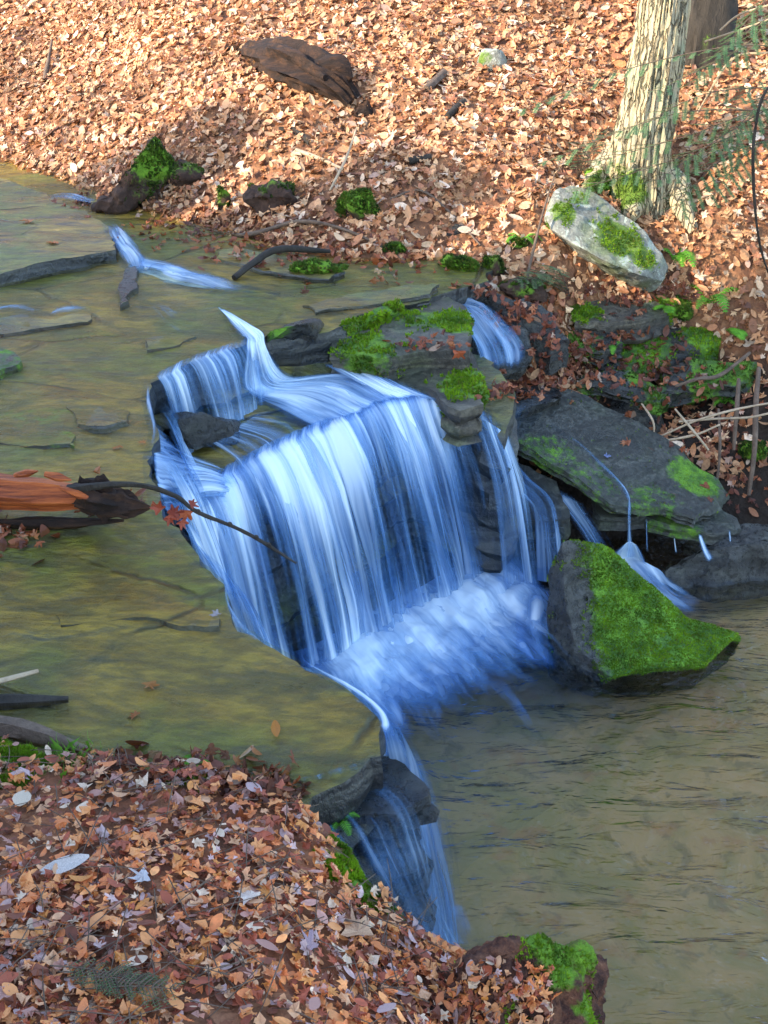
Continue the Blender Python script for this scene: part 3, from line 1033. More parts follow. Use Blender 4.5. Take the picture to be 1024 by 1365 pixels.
# ---- lower platform the main fall pours from
LIP = [(228, 690), (258, 672), (285, 650), (315, 632), (350, 615), (400, 590), (440, 573), (470, 560), (500, 545), (530, 534), (560, 531), (592, 538), (622, 548), (648, 560), (670, 578)]
LIPZ = [1.14, 1.18, 1.22, 1.26, 1.29, 1.30, 1.30, 1.30, 1.30, 1.30, 1.30, 1.29, 1.27, 1.22, 1.14]
LIP3 = np.array([Z(a, b, z) for (a, b), z in zip(LIP, LIPZ)])
plat = LIP3.copy()
plat[:, 2] -= 0.03
plat[:, 1] += 0.02
pl = [tuple(p) for p in plat] + [tuple(Z(a, b, 1.34)) for a, b in [(690, 520), (640, 470), (480, 430)]] + [(-0.9, 7.9, 1.36), (-1.6, 7.4, 1.36), (-1.7, 6.3, 1.3)]
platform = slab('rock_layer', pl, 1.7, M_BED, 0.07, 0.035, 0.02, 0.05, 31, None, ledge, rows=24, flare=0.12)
# dark rock hump in the upper cascade
hump = rock('rock', [Z(215, 598, 1.33), Z(262, 606, 1.31), Z(318, 590, 1.31), Z(322, 566, 1.33), Z(240, 565, 1.35), Z(235, 560, 1.52), Z(300, 560, 1.48), Z(275, 548, 1.55), Z(225, 548, 1.52)], M_ROCK_WET, 0.04, 0.03, 5)
thing(hump, 'low dark wet rock hump beneath the small upper left cascade', 'rock', 'wet rocks in the falls')

# ---- mossy shelves right of the upper cascade
def band_moss(yc, w):
    return None
def px_moss(spots, base=0.0, zmin=None):
    def f(V):
        px, py = proj(V)
        m = np.full(len(V), base)
        for (a, b, ra, rb, s) in spots:
            m = np.maximum(m, s * np.clip(1.6 - np.sqrt(((px - a) / ra) ** 2 + ((py - b) / rb) ** 2) * 1.1, 0, 1))
        return m
    return f
def world_moss(spots, base=0.0):
    S = [(np.asarray(c), r, s) for c, r, s in spots]
    def f(V):
        m = np.full(len(V), base)
        for c, r, s in S:
            m = np.maximum(m, s * np.clip(1.6 - np.linalg.norm(V - c, axis=1) / r * 1.1, 0, 1))
        return m
    return f

sh1 = slab('mossy_shelf', [Z(a, b, z) for a, b, z in [(440, 470, 1.56), (452, 440, 1.62), (498, 424, 1.64), (540, 408, 1.64), (598, 396, 1.63), (622, 410, 1.60), (630, 448, 1.58), (625, 468, 1.56), (570, 470, 1.56), (510, 476, 1.55)]],
           0.34, M_ROCK_BROWN, 0.045, 0.03, 0.012, 0.03, 41, world_moss([(Z(612, 425, 1.62), 0.22, 1), (Z(490, 462, 1.58), 0.22, 0.8), (Z(560, 425, 1.62), 0.2, 0.6)], 0.12))
thing(sh1, 'flat brown shelf of rock with moss patches, upper step beside the main fall', 'rock', 'mossy shelf rocks')
tufts(sh1, 2500, 0.02, 0.55, seed=3)
sh2 = slab('mossy_shelf', [Z(a, b, z) for a, b, z in [(470, 498, 1.40), (498, 474, 1.44), (560, 466, 1.46), (630, 468, 1.46), (645, 500, 1.42), (648, 540, 1.38), (612, 548, 1.36), (575, 522, 1.38), (530, 508, 1.38)]],
           0.26, M_ROCK_BROWN, 0.045, 0.03, 0.012, 0.03, 42, world_moss([(Z(520, 484, 1.44), 0.16, 0.9), (Z(625, 510, 1.42), 0.2, 1)], 0.1))
thing(sh2, 'lower mossy step of brown rock just above the lip of the main fall', 'rock', 'mossy shelf rocks')
tufts(sh2, 2000, 0.02, 0.55, seed=4)
dk = rock('rock', [Z(342, 462, 1.62), Z(362, 440, 1.68), Z(425, 428, 1.70), Z(432, 445, 1.6), Z(418, 462, 1.55), Z(372, 468, 1.55), Z(385, 432, 1.80), Z(412, 430, 1.80), Z(360, 446, 1.75)], M_ROCK_WET, 0.035, 0.03, 8, world_moss([(Z(370, 445, 1.75), 0.14, 0.7)]))
thing(dk, 'small dark rock at the top right corner of the upper cascade', 'rock', 'wet rocks in the falls')
m1 = slab('moss_bank', [Z(a, b, z) for a, b, z in [(455, 434, 1.68), (500, 420, 1.70), (532, 408, 1.70), (534, 400, 1.72), (500, 410, 1.73), (462, 424, 1.73)]], 0.12, M_ROCK_WET, 0.04, 0.02, 0.02, 0.02, 43, lambda V: np.full(len(V), 0.62))
thing(m1, 'low dark mossy rim of rock along the edge of the upper stream', 'rock', 'mossy shelf rocks')
tufts(m1, 1400, 0.025, 0.55, seed=5)

# ---- rock steps of the near cascade
for i, (pts, z, th, lab) in enumerate([
        ([(388, 1062), (432, 1032), (478, 1022), (512, 1004), (540, 1022), (563, 1048), (566, 1066), (528, 1092), (470, 1100), (415, 1120)], 1.24, 1.4, 'wet rock step directly below the near corner of the ledge'),
        ([(440, 1130), (500, 1098), (536, 1082), (556, 1098), (552, 1150), (520, 1190), (470, 1200)], 0.82, 1.2, 'lower wet rock step with blue water sliding over it')]):
    s = slab('rock_step', [Z(a, b, z) for a, b in pts], th, M_ROCK_WET, 0.05, 0.03, 0.03, 0.05, 51 + i, None)
    thing(s, lab, 'rock', 'steps of the near cascade')

# ---- near bank
nb_edge = [(-300, 985, 1.64), (0, 992, 1.62), (60, 1002, 1.61), (110, 1016, 1.60), (170, 1022, 1.59), (235, 1030, 1.58), (300, 1042, 1.56), (375, 1064, 1.53), (420, 1100, 1.49), (470, 1150, 1.45), (505, 1180, 1.42), (540, 1225, 1.36), (580, 1256, 1.30), (640, 1275, 1.25), (700, 1310, 1.2), (760, 1370, 1.15)]
NB = [tuple(Z(a, b, z)) for a, b, z in nb_edge] + [(0.62, 1.6, 1.2), (0.8, 0.6, 1.3), (1.2, -2, 1.6), (2, -6, 2.0), (-9, -6, 2.2), (-9, 2.6, 1.8)]
NBX = [tuple(Z(a, b, z)) for a, b, z in [(0, 1365, 1.78), (300, 1365, 1.70), (550, 1365, 1.45), (200, 1180, 1.66), (400, 1220, 1.58), (650, 1340, 1.27)]] + [(-0.5, 1.0, 1.9), (-2, 0, 2.1)]
NB = np.array(NB)
nbt = TPS(np.vstack([NB, np.array(NBX)]), 2e-2)
def nbz(xy):
    xy = np.asarray(xy, float).reshape(-1, 2)
    return nbt(xy) + 0.03 * fbm(np.c_[xy * 2.2, np.zeros(len(xy))], 61 + 9, 5, 0.55)
def nb_n(xy, e=0.03):
    xy = np.asarray(xy, float).reshape(-1, 2)
    a = nbz(xy + [e, 0]) - nbz(xy - [e, 0])
    b = nbz(xy + [0, e]) - nbz(xy - [0, e])
    n = np.c_[-a, -b, np.full(len(xy), 2 * e)]
    return n / np.linalg.norm(n, axis=1, keepdims=True)
def on_bank(px, py):
    ys = np.arange(0.8, 4.2, 0.01)
    P = np.array([D(px, py, y) for y in ys])
    k = np.argmax(P[:, 2] < nbz(P[:, :2]))
    return P[k]
bank = struct(slab('near_bank', NB, 2.2, M_BANK, 0.07, 0.045, 0.03, 0.06, 61,
              world_moss([(on_bank(40, 1008), 0.16, 0.75), (on_bank(250, 1034), 0.10, 0.8), (on_bank(485, 1162), 0.13, 0.9)]), None, NBX, 0.10, zscale=2.2), 'near bank of soil under fallen leaves')
tufts(bank, 9000, 0.016, 0.5, seed=6)

# ---- tilted slab and the other rocks on the right
big = slab('tilted_slab', [Z(a, b, z) for a, b, z in [(652, 556, .84), (672, 578, .80), (720, 606, .72), (770, 640, .62), (815, 668, .54), (850, 678, .50), (890, 684, .48), (926, 692, .44), (950, 680, .42), (972, 656, .40), (955, 640, .44),
            (918, 618, .54), (905, 598, .62), (870, 580, .68), (832, 552, .78), (795, 534, .84), (760, 520, .90), (718, 522, .92), (680, 535, .88)]],
           0.075, M_ROCK_SLAB, 0.045, 0.03, 0.02, 0.025, 71,
           world_moss([(Z(925, 640, .48), 0.22, 0.95), (Z(880, 690, .48), 0.12, 0.5), (Z(730, 600, .75), 0.3, 0.5), (Z(790, 640, .62), 0.3, 0.45), (Z(870, 670, .5), 0.25, 0.5)], 0.2))
thing(big, 'large tilted dark slab with a thin stream crossing it and moss at its right tip', 'rock', 'slabs on the right of the falls')
tufts(big, 2600, 0.010, 0.66, seed=7)
lo = slab('rock_slab', [Z(a, b, z) for a, b, z in [(800, 690, .38), (860, 690, .38), (900, 705, .36), (950, 712, .33), (990, 706, .31), (985, 690, .33), (950, 672, .36), (860, 640, .42), (790, 650, .44)]],
          0.09, M_ROCK_SLAB, 0.05, 0.02, 0.012, 0.02, 72, world_moss([(Z(900, 700, .36), 0.25, 0.55)]))
thing(lo, 'thin wet slab tucked under the tip of the large tilted slab', 'rock', 'slabs on the right of the falls')
mid = slab('rock_slab', [Z(a, b, z) for a, b, z in [(640, 690, .42), (648, 620, .66), (690, 612, .66), (745, 640, .56), (760, 690, .42), (720, 698, .38), (680, 695, .40)]],
           0.16, M_ROCK_SLAB, 0.05, 0.03, 0.015, 0.03, 73, None)
thing(mid, 'brownish wet slab between the main fall and the side cascade', 'rock', 'slabs on the right of the falls')
for i, (pts, sd_, lab) in enumerate([
        ([D(645, 760, 7.25), D(700, 770, 7.2), D(735, 745, 7.4), D(740, 690, 7.6), D(650, 690, 7.6), D(660, 690, 8.0), D(740, 680, 8.0), D(735, 700, 7.35)], 81, 'dark rock block under the brownish wet slab'),
        ([D(760, 760, 7.6), D(830, 775, 7.5), D(900, 775, 7.5), D(980, 770, 7.5), D(1000, 690, 7.9), D(760, 640, 8.1), D(880, 670, 8.1), D(790, 700, 7.9)], 82, 'black recess rock below the overhanging slab'),
        ([Z(890, 800, -.1), Z(1000, 800, -.1), Z(1120, 790, -.1), Z(1120, 715, .34), Z(1010, 722, .30), Z(930, 735, .22), Z(880, 760, .08), Z(980, 700, .30), Z(1100, 690, .36)], 83, 'low dark wet rock at the pool edge, far right')]):
    o = rock('rock', pts, M_ROCK_WET, 0.06, 0.05, sd_, None, None, None, 0.03)
    thing(o, lab, 'rock', 'wet rocks in the falls')

# stack of slabs in the bank above
u1 = slab('bank_slab', [Z(a, b, z) for a, b, z in [(765, 428, 1.30), (800, 430, 1.28), (850, 424, 1.28), (882, 416, 1.28), (905, 400, 1.30), (880, 392, 1.34), (800, 388, 1.38), (760, 392, 1.38)]],
          0.20, M_ROCK_BROWN, 0.045, 0.025, 0.012, 0.02, 74, world_moss([(Z(775, 415, 1.32), 0.14, 0.9), (Z(900, 405, 1.3), 0.14, 1)], 0.05))
thing(u1, 'pale edged slab with a mossy left end, topmost of the stack below the boulder', 'rock', 'stacked bank slabs')
tufts(u1, 1200, 0.02, 0.5, seed=8)
u2 = slab('bank_slab', [Z(a, b, z) for a, b, z in [(800, 486, .96), (850, 482, .98), (910, 472, 1.02), (958, 462, 1.04), (965, 440, 1.08), (930, 436, 1.12), (850, 440, 1.12), (800, 455, 1.06)]],
          0.17, M_ROCK_WET, 0.045, 0.025, 0.012, 0.025, 75, world_moss([(Z(850, 465, 1.02), 0.3, 0.75), (Z(940, 455, 1.04), 0.2, 0.9)], 0.1))
thing(u2, 'dark mossy slab second down in the stack under the boulder', 'rock', 'stacked bank slabs')
tufts(u2, 1800, 0.02, 0.5, seed=9)
u3 = rock('rock', [D(700, 545, 8.35), D(745, 540, 8.4), D(790, 535, 8.5), D(900, 580, 8.5), D(960, 560, 8.8), D(900, 520, 9.0), D(760, 490, 9.0), D(720, 490, 8.9), D(800, 500, 9.2)], M_ROCK_WET, 0.06, 0.09, 84, None, None, None, 0.04)
thing(u3, 'dark uneven rock in the hollow behind the large tilted slab', 'rock')
for i, (pts, th, msp, lab) in enumerate([
        ([(752, 466, 1.12), (800, 470, 1.10), (830, 456, 1.14), (820, 436, 1.20), (770, 434, 1.22), (740, 444, 1.18)], 0.12, 0.35, 'thin dark slab between the two mossy bank slabs, left end of the stack'),
        ([(880, 520, .86), (940, 515, .88), (1000, 500, .94), (1010, 480, 1.0), (950, 478, 1.0), (885, 492, .94)], 0.14, 0.5, 'dark slab under the stack beside the upright dead stems'),
        ([(770, 512, .92), (830, 520, .88), (880, 540, .82), (900, 525, .86), (840, 498, .95), (780, 492, 1.0)], 0.10, 0.3, 'narrow dark slab just above the large tilted slab')]):
    o = slab('bank_slab', [Z(a, b, z) for a, b, z in pts], th, M_ROCK_WET, 0.045, 0.025, 0.015, 0.03, 171 + i, lambda V, q=msp, i=i: np.clip(q + 0.5 * fbm(V * 4, 5 + i, 3), 0, 1))
    thing(o, lab, 'rock', 'stacked bank slabs')
    tufts(o, 900, 0.018, 0.55, mat=M_DARKMOSS, seed=175 + i)
u4 = slab('bank_slab', [Z(a, b, z) for a, b, z in [(560, 380, 1.60), (590, 370, 1.66), (640, 372, 1.70), (700, 392, 1.58), (735, 420, 1.44), (760, 450, 1.34), (735, 462, 1.28), (706, 440, 1.36), (668, 412, 1.48), (625, 396, 1.56)]],
          0.22, M_ROCK_WET, 0.05, 0.03, 0.02, 0.03, 76, world_moss([(Z(612, 378, 1.66), 0.16, 0.9)], 0.1))
thing(u4, 'dark sloping slab along the right side cascade, its upper end mossy', 'rock', 'stacked bank slabs')
for i, (pts, lab) in enumerate([
        ([D(606, 420, 8.35), D(650, 425, 8.3), D(700, 440, 8.3), D(712, 480, 8.2), D(640, 510, 8.0), D(615, 470, 8.15), D(640, 410, 8.7), D(700, 430, 8.8), D(690, 510, 8.2)], 'wet rock face under the right side cascade'),
        ([D(640, 545, 7.9), D(690, 548, 7.9), D(755, 530, 8.05), D(752, 512, 8.3), D(700, 500, 8.4), D(640, 505, 8.3), D(650, 590, 8.0), D(740, 560, 8.3)], 'wet rock below the right side cascade where red leaves have caught')]):
    o = rock('rock', pts, M_ROCK_WET, 0.05, 0.04, 86 + i, None, None, None, 0.03)
    thing(o, lab, 'rock', 'wet rocks in the falls')

# ---- the mossy pointed rock in the pool
A = [D(748, 731, 6.38), D(800, 738, 6.48), D(832, 756, 6.52), D(868, 795, 6.50), D(912, 832, 6.42), D(988, 853, 6.28), D(940, 898, 5.98), D(862, 902, 5.90), D(812, 914, 5.83), D(766, 872, 6.05), D(752, 800, 6.20),
     D(734, 768, 6.36), D(732, 850, 6.24), D(742, 898, 6.12), D(800, 924, 5.90),
     D(770, 770, 6.85), D(880, 835, 6.75), D(975, 880, 6.35)]
for i in (6, 7, 8, 13, 14):
    pass
low = [np.array([p[0], p[1] + 0.22, -0.3]) for p in (A[5], A[6], A[7], A[14], A[13])] + [np.array([A[15][0], 6.95, -0.3]), np.array([A[16][0], 6.85, -0.3])]
A += low                                           # 18..24
A = [np.array([p[0], p[1], p[2] + (0.06 if i < 18 else 0)]) for i, p in enumerate(A)]
Fr = [(0, 1, 9, 10), (1, 2, 9), (2, 3, 9), (3, 7, 8, 9), (3, 4, 7), (4, 6, 7), (4, 5, 6),
      (0, 10, 11), (10, 12, 11), (10, 9, 12), (9, 13, 12), (9, 14, 13), (9, 8, 14),
      (0, 11, 15), (0, 15, 1), (1, 15, 2), (2, 15, 16, 3), (3, 16, 4), (4, 16, 17, 5),
      (5, 17, 18), (5, 18, 19, 6), (6, 19, 20, 7), (7, 20, 21, 8), (8, 21, 14), (14, 21, 22, 13), (13, 22, 12), (12, 22, 23, 11), (11, 23, 15), (15, 23, 24, 16), (16, 24, 17), (17, 24, 18), (18, 24, 23, 22, 21, 20, 19)]
mx0 = A[10][0]
def mr(V):
    t = np.clip((V[:, 0] - mx0 - 0.05) / 0.32, 0, 1)
    bare_ = np.exp(-((V[:, 0] - mx0 - 0.1) ** 2 + (V[:, 2] - 0.2) ** 2) / 0.03)
    return np.clip((0.15 + 0.95 * t - 0.3 * bare_ + 0.22 * fbm(V * 5, 92, 3)) * np.clip((V[:, 2] + 0.01) / 0.04, 0, 1), 0, 1)
mrock = rock('mossy_rock', A, M_ROCK_WET, 0.035, 0.022, 91, mr, None, Fr, 0.015, 4.0, 30)
thing(mrock, 'big pointed dark rock with bright green moss standing in the pool', 'rock')
tufts(mrock, 16000, 0.011, 0.45, seed=10)

# ================================================================== FALLING WATER
def wat(o, label):
    o['kind'] = 'structure'
    o['label'] = label
    return o
base_px = [(306, 955), (335, 930), (362, 920), (392, 908), (425, 896), (455, 880), (482, 862), (510, 848), (536, 834), (562, 822), (590, 806), (616, 790), (642, 772), (666, 755), (694, 742)]
base3 = np.array([Z(a, b, 0.0) for a, b in base_px])
rows = fall_rows(LIP3 + [0, 0, 0.02], base3, -0.03, 8, (0, 0.14, 0.012))
wat(sheet('waterfall', rows, M_FALL, 150, 34, (0.50, 0.88, 0.78, 0.62, 0.53, 0.50, 0.53, 0.62, 0.9), disp=0.07, layers=3, gap=0.035, seed=1, fu=7.0, fv=0.5, across=0.06, uvar=0.38), 'wide blue white curtain of the main waterfall')
# upper left cascade
lip = np.array([Z(a, b, 1.72) for a, b in [(203, 510)] + LIP_BACK])
b2 = np.array([Z(a, b, 1.34) for a, b in [(226, 592), (262, 578), (302, 570), (338, 548), (366, 534)]])
wat(sheet('waterfall', fall_rows(lip, b2, 1.34, 6, (0, 0.12, 0.01)), M_FALL, 90, 20, (0.45, 0.66, 0.62, 0.56, 0.56, 0.7), disp=0.03, layers=2, gap=0.02, seed=2, fu=12, fv=0.7, across=0.08, uvar=0.3), 'small upper left cascade dropping off the dark back wall')
# smooth white water across the platform
rows = [[Z(a, b, z) for a, b, z in r] for r in [
    [(288, 408, 1.74), (296, 410, 1.745), (304, 414, 1.74)],
    [(322, 446, 1.73), (338, 448, 1.74), (352, 446, 1.73)],
    [(326, 466, 1.70), (342, 466, 1.70), (356, 463, 1.70)],
    [(318, 524, 1.42), (354, 514, 1.42), (396, 500, 1.43)],
    [(366, 556, 1.365), (432, 518, 1.375), (500, 490, 1.39)],
    [(412, 578, 1.33), (478, 540, 1.345), (548, 512, 1.35)],
    [(436, 580, 1.30), (500, 549, 1.325), (572, 531, 1.33)]]]
wat(sheet('white_water', rows, M_RIFFLE, 80, 60, (0.8, 1.0, 1.0, 0.95, 0.84, 0.70, 0.66), disp=0.02, layers=2, gap=0.012, seed=3, fu=9, fv=1.2, across=0.16, ends=(0.05, 0.05)), 'smooth white water fanning across the platform')
rows = [[Z(a, b, z) for a, b, z in r] for r in [
    [(240, 590, 1.35), (290, 576, 1.36), (350, 540, 1.38)],
    [(275, 625, 1.325), (335, 596, 1.345), (410, 545, 1.36)],
    [(290, 650, 1.24), (352, 616, 1.31), (440, 574, 1.325)]]]
wat(sheet('white_water', rows, M_RIFFLE, 60, 30, (0.62, 0.46, 0.42), disp=0.015, layers=1, seed=43, fu=9, fv=1.2, across=0.25, ends=(0.1, 0.1)), 'thin swirling water over the brown rock of the platform')
rows = [[Z(a, b, z) for a, b, z in r] for r in [
    [(400, 478, 1.49), (470, 488, 1.43), (520, 505, 1.40)],
    [(470, 510, 1.40), (510, 515, 1.385), (560, 518, 1.38)],
    [(512, 541, 1.335), (562, 531, 1.335), (606, 541, 1.325)]]]
wat(sheet('white_water', rows, M_RIFFLE, 50, 30, (0.6, 0.8, 0.85), disp=0.015, layers=2, gap=0.01, seed=13, fu=9, fv=1.2, across=0.2, ends=(0.15, 0.12)), 'bright tongue of water at the right end of the lip')
# curtain along the left ledge edge
lp_ = [(302, 808), (300, 778), (270, 750), (235, 713), (215, 690), (203, 650), (200, 612), (206, 575), (197, 535), (200, 510)]
lip = np.array([Z(a, b, zl(b) + 0.015) for a, b in reversed(lp_)])
wat(sheet('waterfall', fall_rows(lip, lip + np.array([0.42, 0.16, 0]), -0.03, 7, (-0.035, 0, 0.004)), M_FALL, 90, 26, (0.15, 0.76, 0.74, 0.68, 0.62), disp=0.04, layers=2, gap=0.03, seed=4, fu=8, fv=0.5, across=0.05), 'curtain of water along the right edge of the left ledge')
rows = [[Z(205, 560, 1.68), Z(203, 620, 1.66), Z(222, 695, 1.62)], [Z(228, 585, 1.5), Z(232, 640, 1.42), Z(248, 690, 1.34)], [Z(262, 612, 1.36), Z(275, 645, 1.30), Z(282, 672, 1.2)], [Z(310, 625, 1.31), Z(318, 645, 1.22), Z(325, 668, 1.10)]]
wat(sheet('white_water', rows, M_RIFFLE, 50, 30, (0.8, 0.75, 0.72, 0.6), disp=0.03, layers=2, gap=0.02, seed=14, fu=8, fv=1.0, across=0.15, ends=(0.05, 0.15)), 'swirl of white water below the left ledge edge')
# near lip and cascade
lp_ = [(322, 838), (350, 862), (395, 880), (440, 905), (482, 930), (511, 958), (514, 985)]
lip = np.array([Z(a, b, zl(b) + 0.015) for a, b in lp_])
sh = lip + np.array([[.06, .02, 0], [.08, .02, 0], [.10, .04, 0], [.13, .06, 0], [.18, .08, 0], [.30, .12, 0], [.40, .10, 0]])
wat(sheet('waterfall', fall_rows(lip, sh, -0.03, 7, (-0.02, -0.01, 0.003)), M_FALL, 80, 30, (0.3, 0.66, 0.68, 0.66, 0.64, 0.60, 0.56), disp=0.05, layers=2, gap=0.03, seed=5, fu=9, fv=0.5, across=0.10), 'slender near cascade pouring off the corner of the ledge')
rows = [[Z(385, 1040, 1.49), Z(440, 1028, 1.50), Z(500, 1004, 1.51)], [Z(395, 1066, 1.28), Z(455, 1062, 1.29), Z(522, 1030, 1.30)], [Z(420, 1112, 1.28), Z(480, 1100, 1.28), Z(570, 1062, 1.28)],
        [D(440, 1150, 3.18), D(500, 1140, 3.22), D(582, 1112, 3.40)], [D(470, 1210, 3.16), D(530, 1190, 3.22), D(592, 1172, 3.42)], [D(520, 1290, 3.18), D(560, 1280, 3.26), D(630, 1250, 3.46)]]
wat(sheet('waterfall', rows, M_FALL, 70, 50, (0.4, 0.45, 0.36, 0.55, 0.46, 0.46, 0.5), disp=0.03, layers=2, gap=0.02, seed=6, fu=9, fv=0.8, across=0.15), 'blue water sliding down the near rock steps')
# upstream riffles
def riffle(path, w, dens, seed, label, nu=14, nv=50, ends=(0.1, 0.12), mat=None, layers=1, disp=0.015):
    P = [Z(a, b, z) for a, b, z in path]
    return wat(sheet('riffle', ribbon_rows(P, w), mat or M_RIFFLE, nu, nv, dens, disp=disp, layers=layers, gap=0.012, seed=seed, fu=20, fv=2, across=0.35, ends=ends), label)
riffle([(146, 294, 1.83), (160, 318, 1.81), (182, 348, 1.75), (190, 366, 1.74)], (0.14, 0.20, 0.24, 0.34), (0.5, 0.64, 0.7), 21, 'narrow white chute upstream on the left', layers=2, ends=(0.2, 0.06), disp=0.03)
riffle([(172, 356, 1.75), (205, 362, 1.745), (250, 374, 1.745), (300, 384, 1.74), (372, 398, 1.735)], (0.36, 0.44, 0.30, 0.12, 0.05), (0.66, 0.66, 0.52, 0.38), 22, 'white tail of the upstream chute running right', layers=2, ends=(0.06, 0.35), disp=0.03)
riffle([(-20, 416, 1.745), (20, 410, 1.75), (54, 419, 1.735)], (0.04, 0.09, 0.05), (0.5, 0.58, 0.45), 23, 'small blue riffle at the left edge of the stream')
riffle([(66, 422, 1.735), (90, 415, 1.74), (122, 412, 1.735)], (0.05, 0.10, 0.04), (0.5, 0.6, 0.4), 24, 'small blue riffle right beside the leftmost one')
for i, (pts, w, dn, lab) in enumerate([
        ([(190, 392, 1.735), (240, 440, 1.73), (290, 452, 1.725)], (0.1, 0.4, 0.1), 0.30, 'faint streaks gathering above the upper cascade'),
        ([(150, 860, 1.56), (240, 880, 1.55), (330, 900, 1.54), (420, 925, 1.53)], (0.05, 0.2, 0.2, 0.06), 0.30, 'faint streaks on the near corner of the ledge')]):
    riffle(pts, w, (dn, dn, dn), 70 + i, lab, 16, 60, (0.3, 0.3))
riffle([(60, 264, 1.85), (90, 262, 1.86), (130, 274, 1.84)], (0.08, 0.16, 0.1), (0.5, 0.7, 0.5), 25, 'faint riffle where the stream enters under the mossy log')
# rim of breaking water, its white ribbon also painting glare on the edge
def rim(pts, lab, w, seed, dn=(0.6, 0.8, 0.7)):
    P = [Z(a, b, zl(b) + 0.022) for a, b in pts]
    wat(sheet('riffle', ribbon_rows(P, w), M_RIFFLE, 8, 90, dn, disp=0.006, layers=1, seed=seed, fu=16, fv=2.5, across=0.45, ends=(0.1, 0.1)), lab)
rim([(300, 772), (304, 806), (324, 838), (352, 861)], 'white rim of water with painted glare at the notch in the ledge edge', (0.02, 0.04, 0.03), 61, (0.5, 0.62, 0.5))
rim([(395, 879), (440, 903), (482, 928), (510, 956), (514, 985)], 'white rim of water with painted glare along the near corner of the ledge', (0.02, 0.035, 0.04, 0.06), 62, (0.5, 0.62, 0.6))
rim([(198, 512), (198, 535), (206, 572), (202, 605)], 'white rim of water with painted glare at the inner corner of the ledge', (0.03, 0.05, 0.03), 63, (0.5, 0.6, 0.5))
rim([(288, 408), (310, 428), (336, 452)], 'white line of water leading into the upper cascade', (0.04, 0.10, 0.16), 64, (0.8, 0.95, 0.95))
# right side cascade
rows = [[D(560, 396, 8.75), D(585, 394, 8.75), D(605, 392, 8.7)], [D(604, 416, 8.35), D(622, 410, 8.4), D(645, 412, 8.4)], [D(612, 440, 8.24), D(640, 428, 8.26), D(672, 420, 8.3)],
        [D(628, 470, 8.05), D(660, 466, 8.1), D(704, 455, 8.15)], [D(635, 502, 7.95), D(672, 500, 7.98), D(706, 492, 8.05)]]
wat(sheet('waterfall', rows, M_RIFFLE, 40, 34, (0.45, 0.68, 0.55, 0.62, 0.66), disp=0.05, layers=2, gap=0.02, seed=7, fu=12, fv=1.0, across=0.18, ends=(0.1, 0.1)), 'small right side cascade tumbling past mossy shelves')
rows = [[D(606, 412, 8.3), D(614, 410, 8.3), D(622, 412, 8.3)], [D(634, 470, 7.9), D(642, 470, 7.9), D(650, 472, 7.9)], [D(640, 540, 7.75), D(650, 540, 7.75), D(660, 545, 7.75)]]
wat(sheet('waterfall', rows, M_FALL, 16, 24, (0.7, 0.6, 0.5), disp=0.01, layers=1, seed=8, fu=12, fv=1.0, across=0.3, ends=(0.05, 0.1)), 'thin falling strand left of the right side cascade')
rows = [[D(670, 525, 7.85), D(705, 520, 7.85), D(745, 520, 7.95)], [D(650, 560, 7.70), D(690, 560, 7.76), D(720, 556, 7.85)], [D(648, 600, 7.62), D(668, 604, 7.62), D(690, 600, 7.66)], [D(662, 635, 7.42), D(688, 636, 7.42), D(712, 636, 7.45)],
        [D(692, 662, 7.28), D(714, 662, 7.28), D(740, 660, 7.3)], [D(706, 690, 7.22), D(726, 690, 7.2), D(750, 690, 7.22)], [D(710, 772, 7.08), D(734, 776, 7.06), D(760, 772, 7.08)]]
wat(sheet('waterfall', rows, M_FALL, 40, 50, (0.36, 0.36, 0.52, 0.56, 0.50, 0.62, 0.62), disp=0.03, layers=2, gap=0.02, seed=9, fu=12, fv=0.9, across=0.2, ends=(0.1, 0.0)), 'side cascade bending down between the main fall and the pointed rock')
rows = [[D(622, 552, 6.98), D(650, 562, 7.04), D(684, 585, 7.1)], [D(648, 650, 6.86), D(676, 655, 6.9), D(708, 668, 7.0)], [D(664, 790, 6.8), D(695, 785, 6.84), D(726, 790, 6.9)]]
wat(sheet('waterfall', rows, M_FALL, 50, 30, (0.60, 0.60, 0.54, 0.6), disp=0.03, layers=2, seed=10, fu=12, fv=0.5, across=0.2), 'thin veil of water at the right edge of the main fall')
rows = [[D(720, 655, 7.45), D(750, 650, 7.5), D(790, 672, 7.5)], [D(760, 700, 7.25), D(790, 700, 7.3), D(812, 715, 7.3)], [D(790, 745, 7.0), D(815, 742, 7.0), D(835, 748, 7.0)]]
wat(sheet('waterfall', rows, M_FALL, 40, 26, (0.5, 0.52, 0.5), disp=0.02, layers=1, seed=16, fu=12, fv=0.7, across=0.25, ends=(0.15, 0.1)), 'pale veil slanting down behind the pointed rock')
def slabz(px, py):
    return D(px, py, float(np.interp(py, [520, 560, 600, 640, 680], [8.25, 7.95, 7.72, 7.46, 7.24])))
st = [slabz(735, 570), slabz(772, 596), slabz(806, 628), slabz(830, 654), slabz(838, 672)]
st = [p + np.array([0, 0, 0.02]) for p in st] + [D(838, 690, 7.12), D(839, 720, 7.08), D(840, 745, 7.06)]
wat(sheet('riffle', ribbon_rows(st, (0.04, 0.05, 0.05, 0.06, 0.06, 0.05, 0.06, 0.12)), M_RIFFLE, 10, 60, (0.38, 0.40, 0.45, 0.58, 0.66), disp=0.008, seed=26, fu=14, fv=1, across=0.4, ends=(0.15, 0.0)), 'thin stream crossing the tilted slab and dropping off its edge')
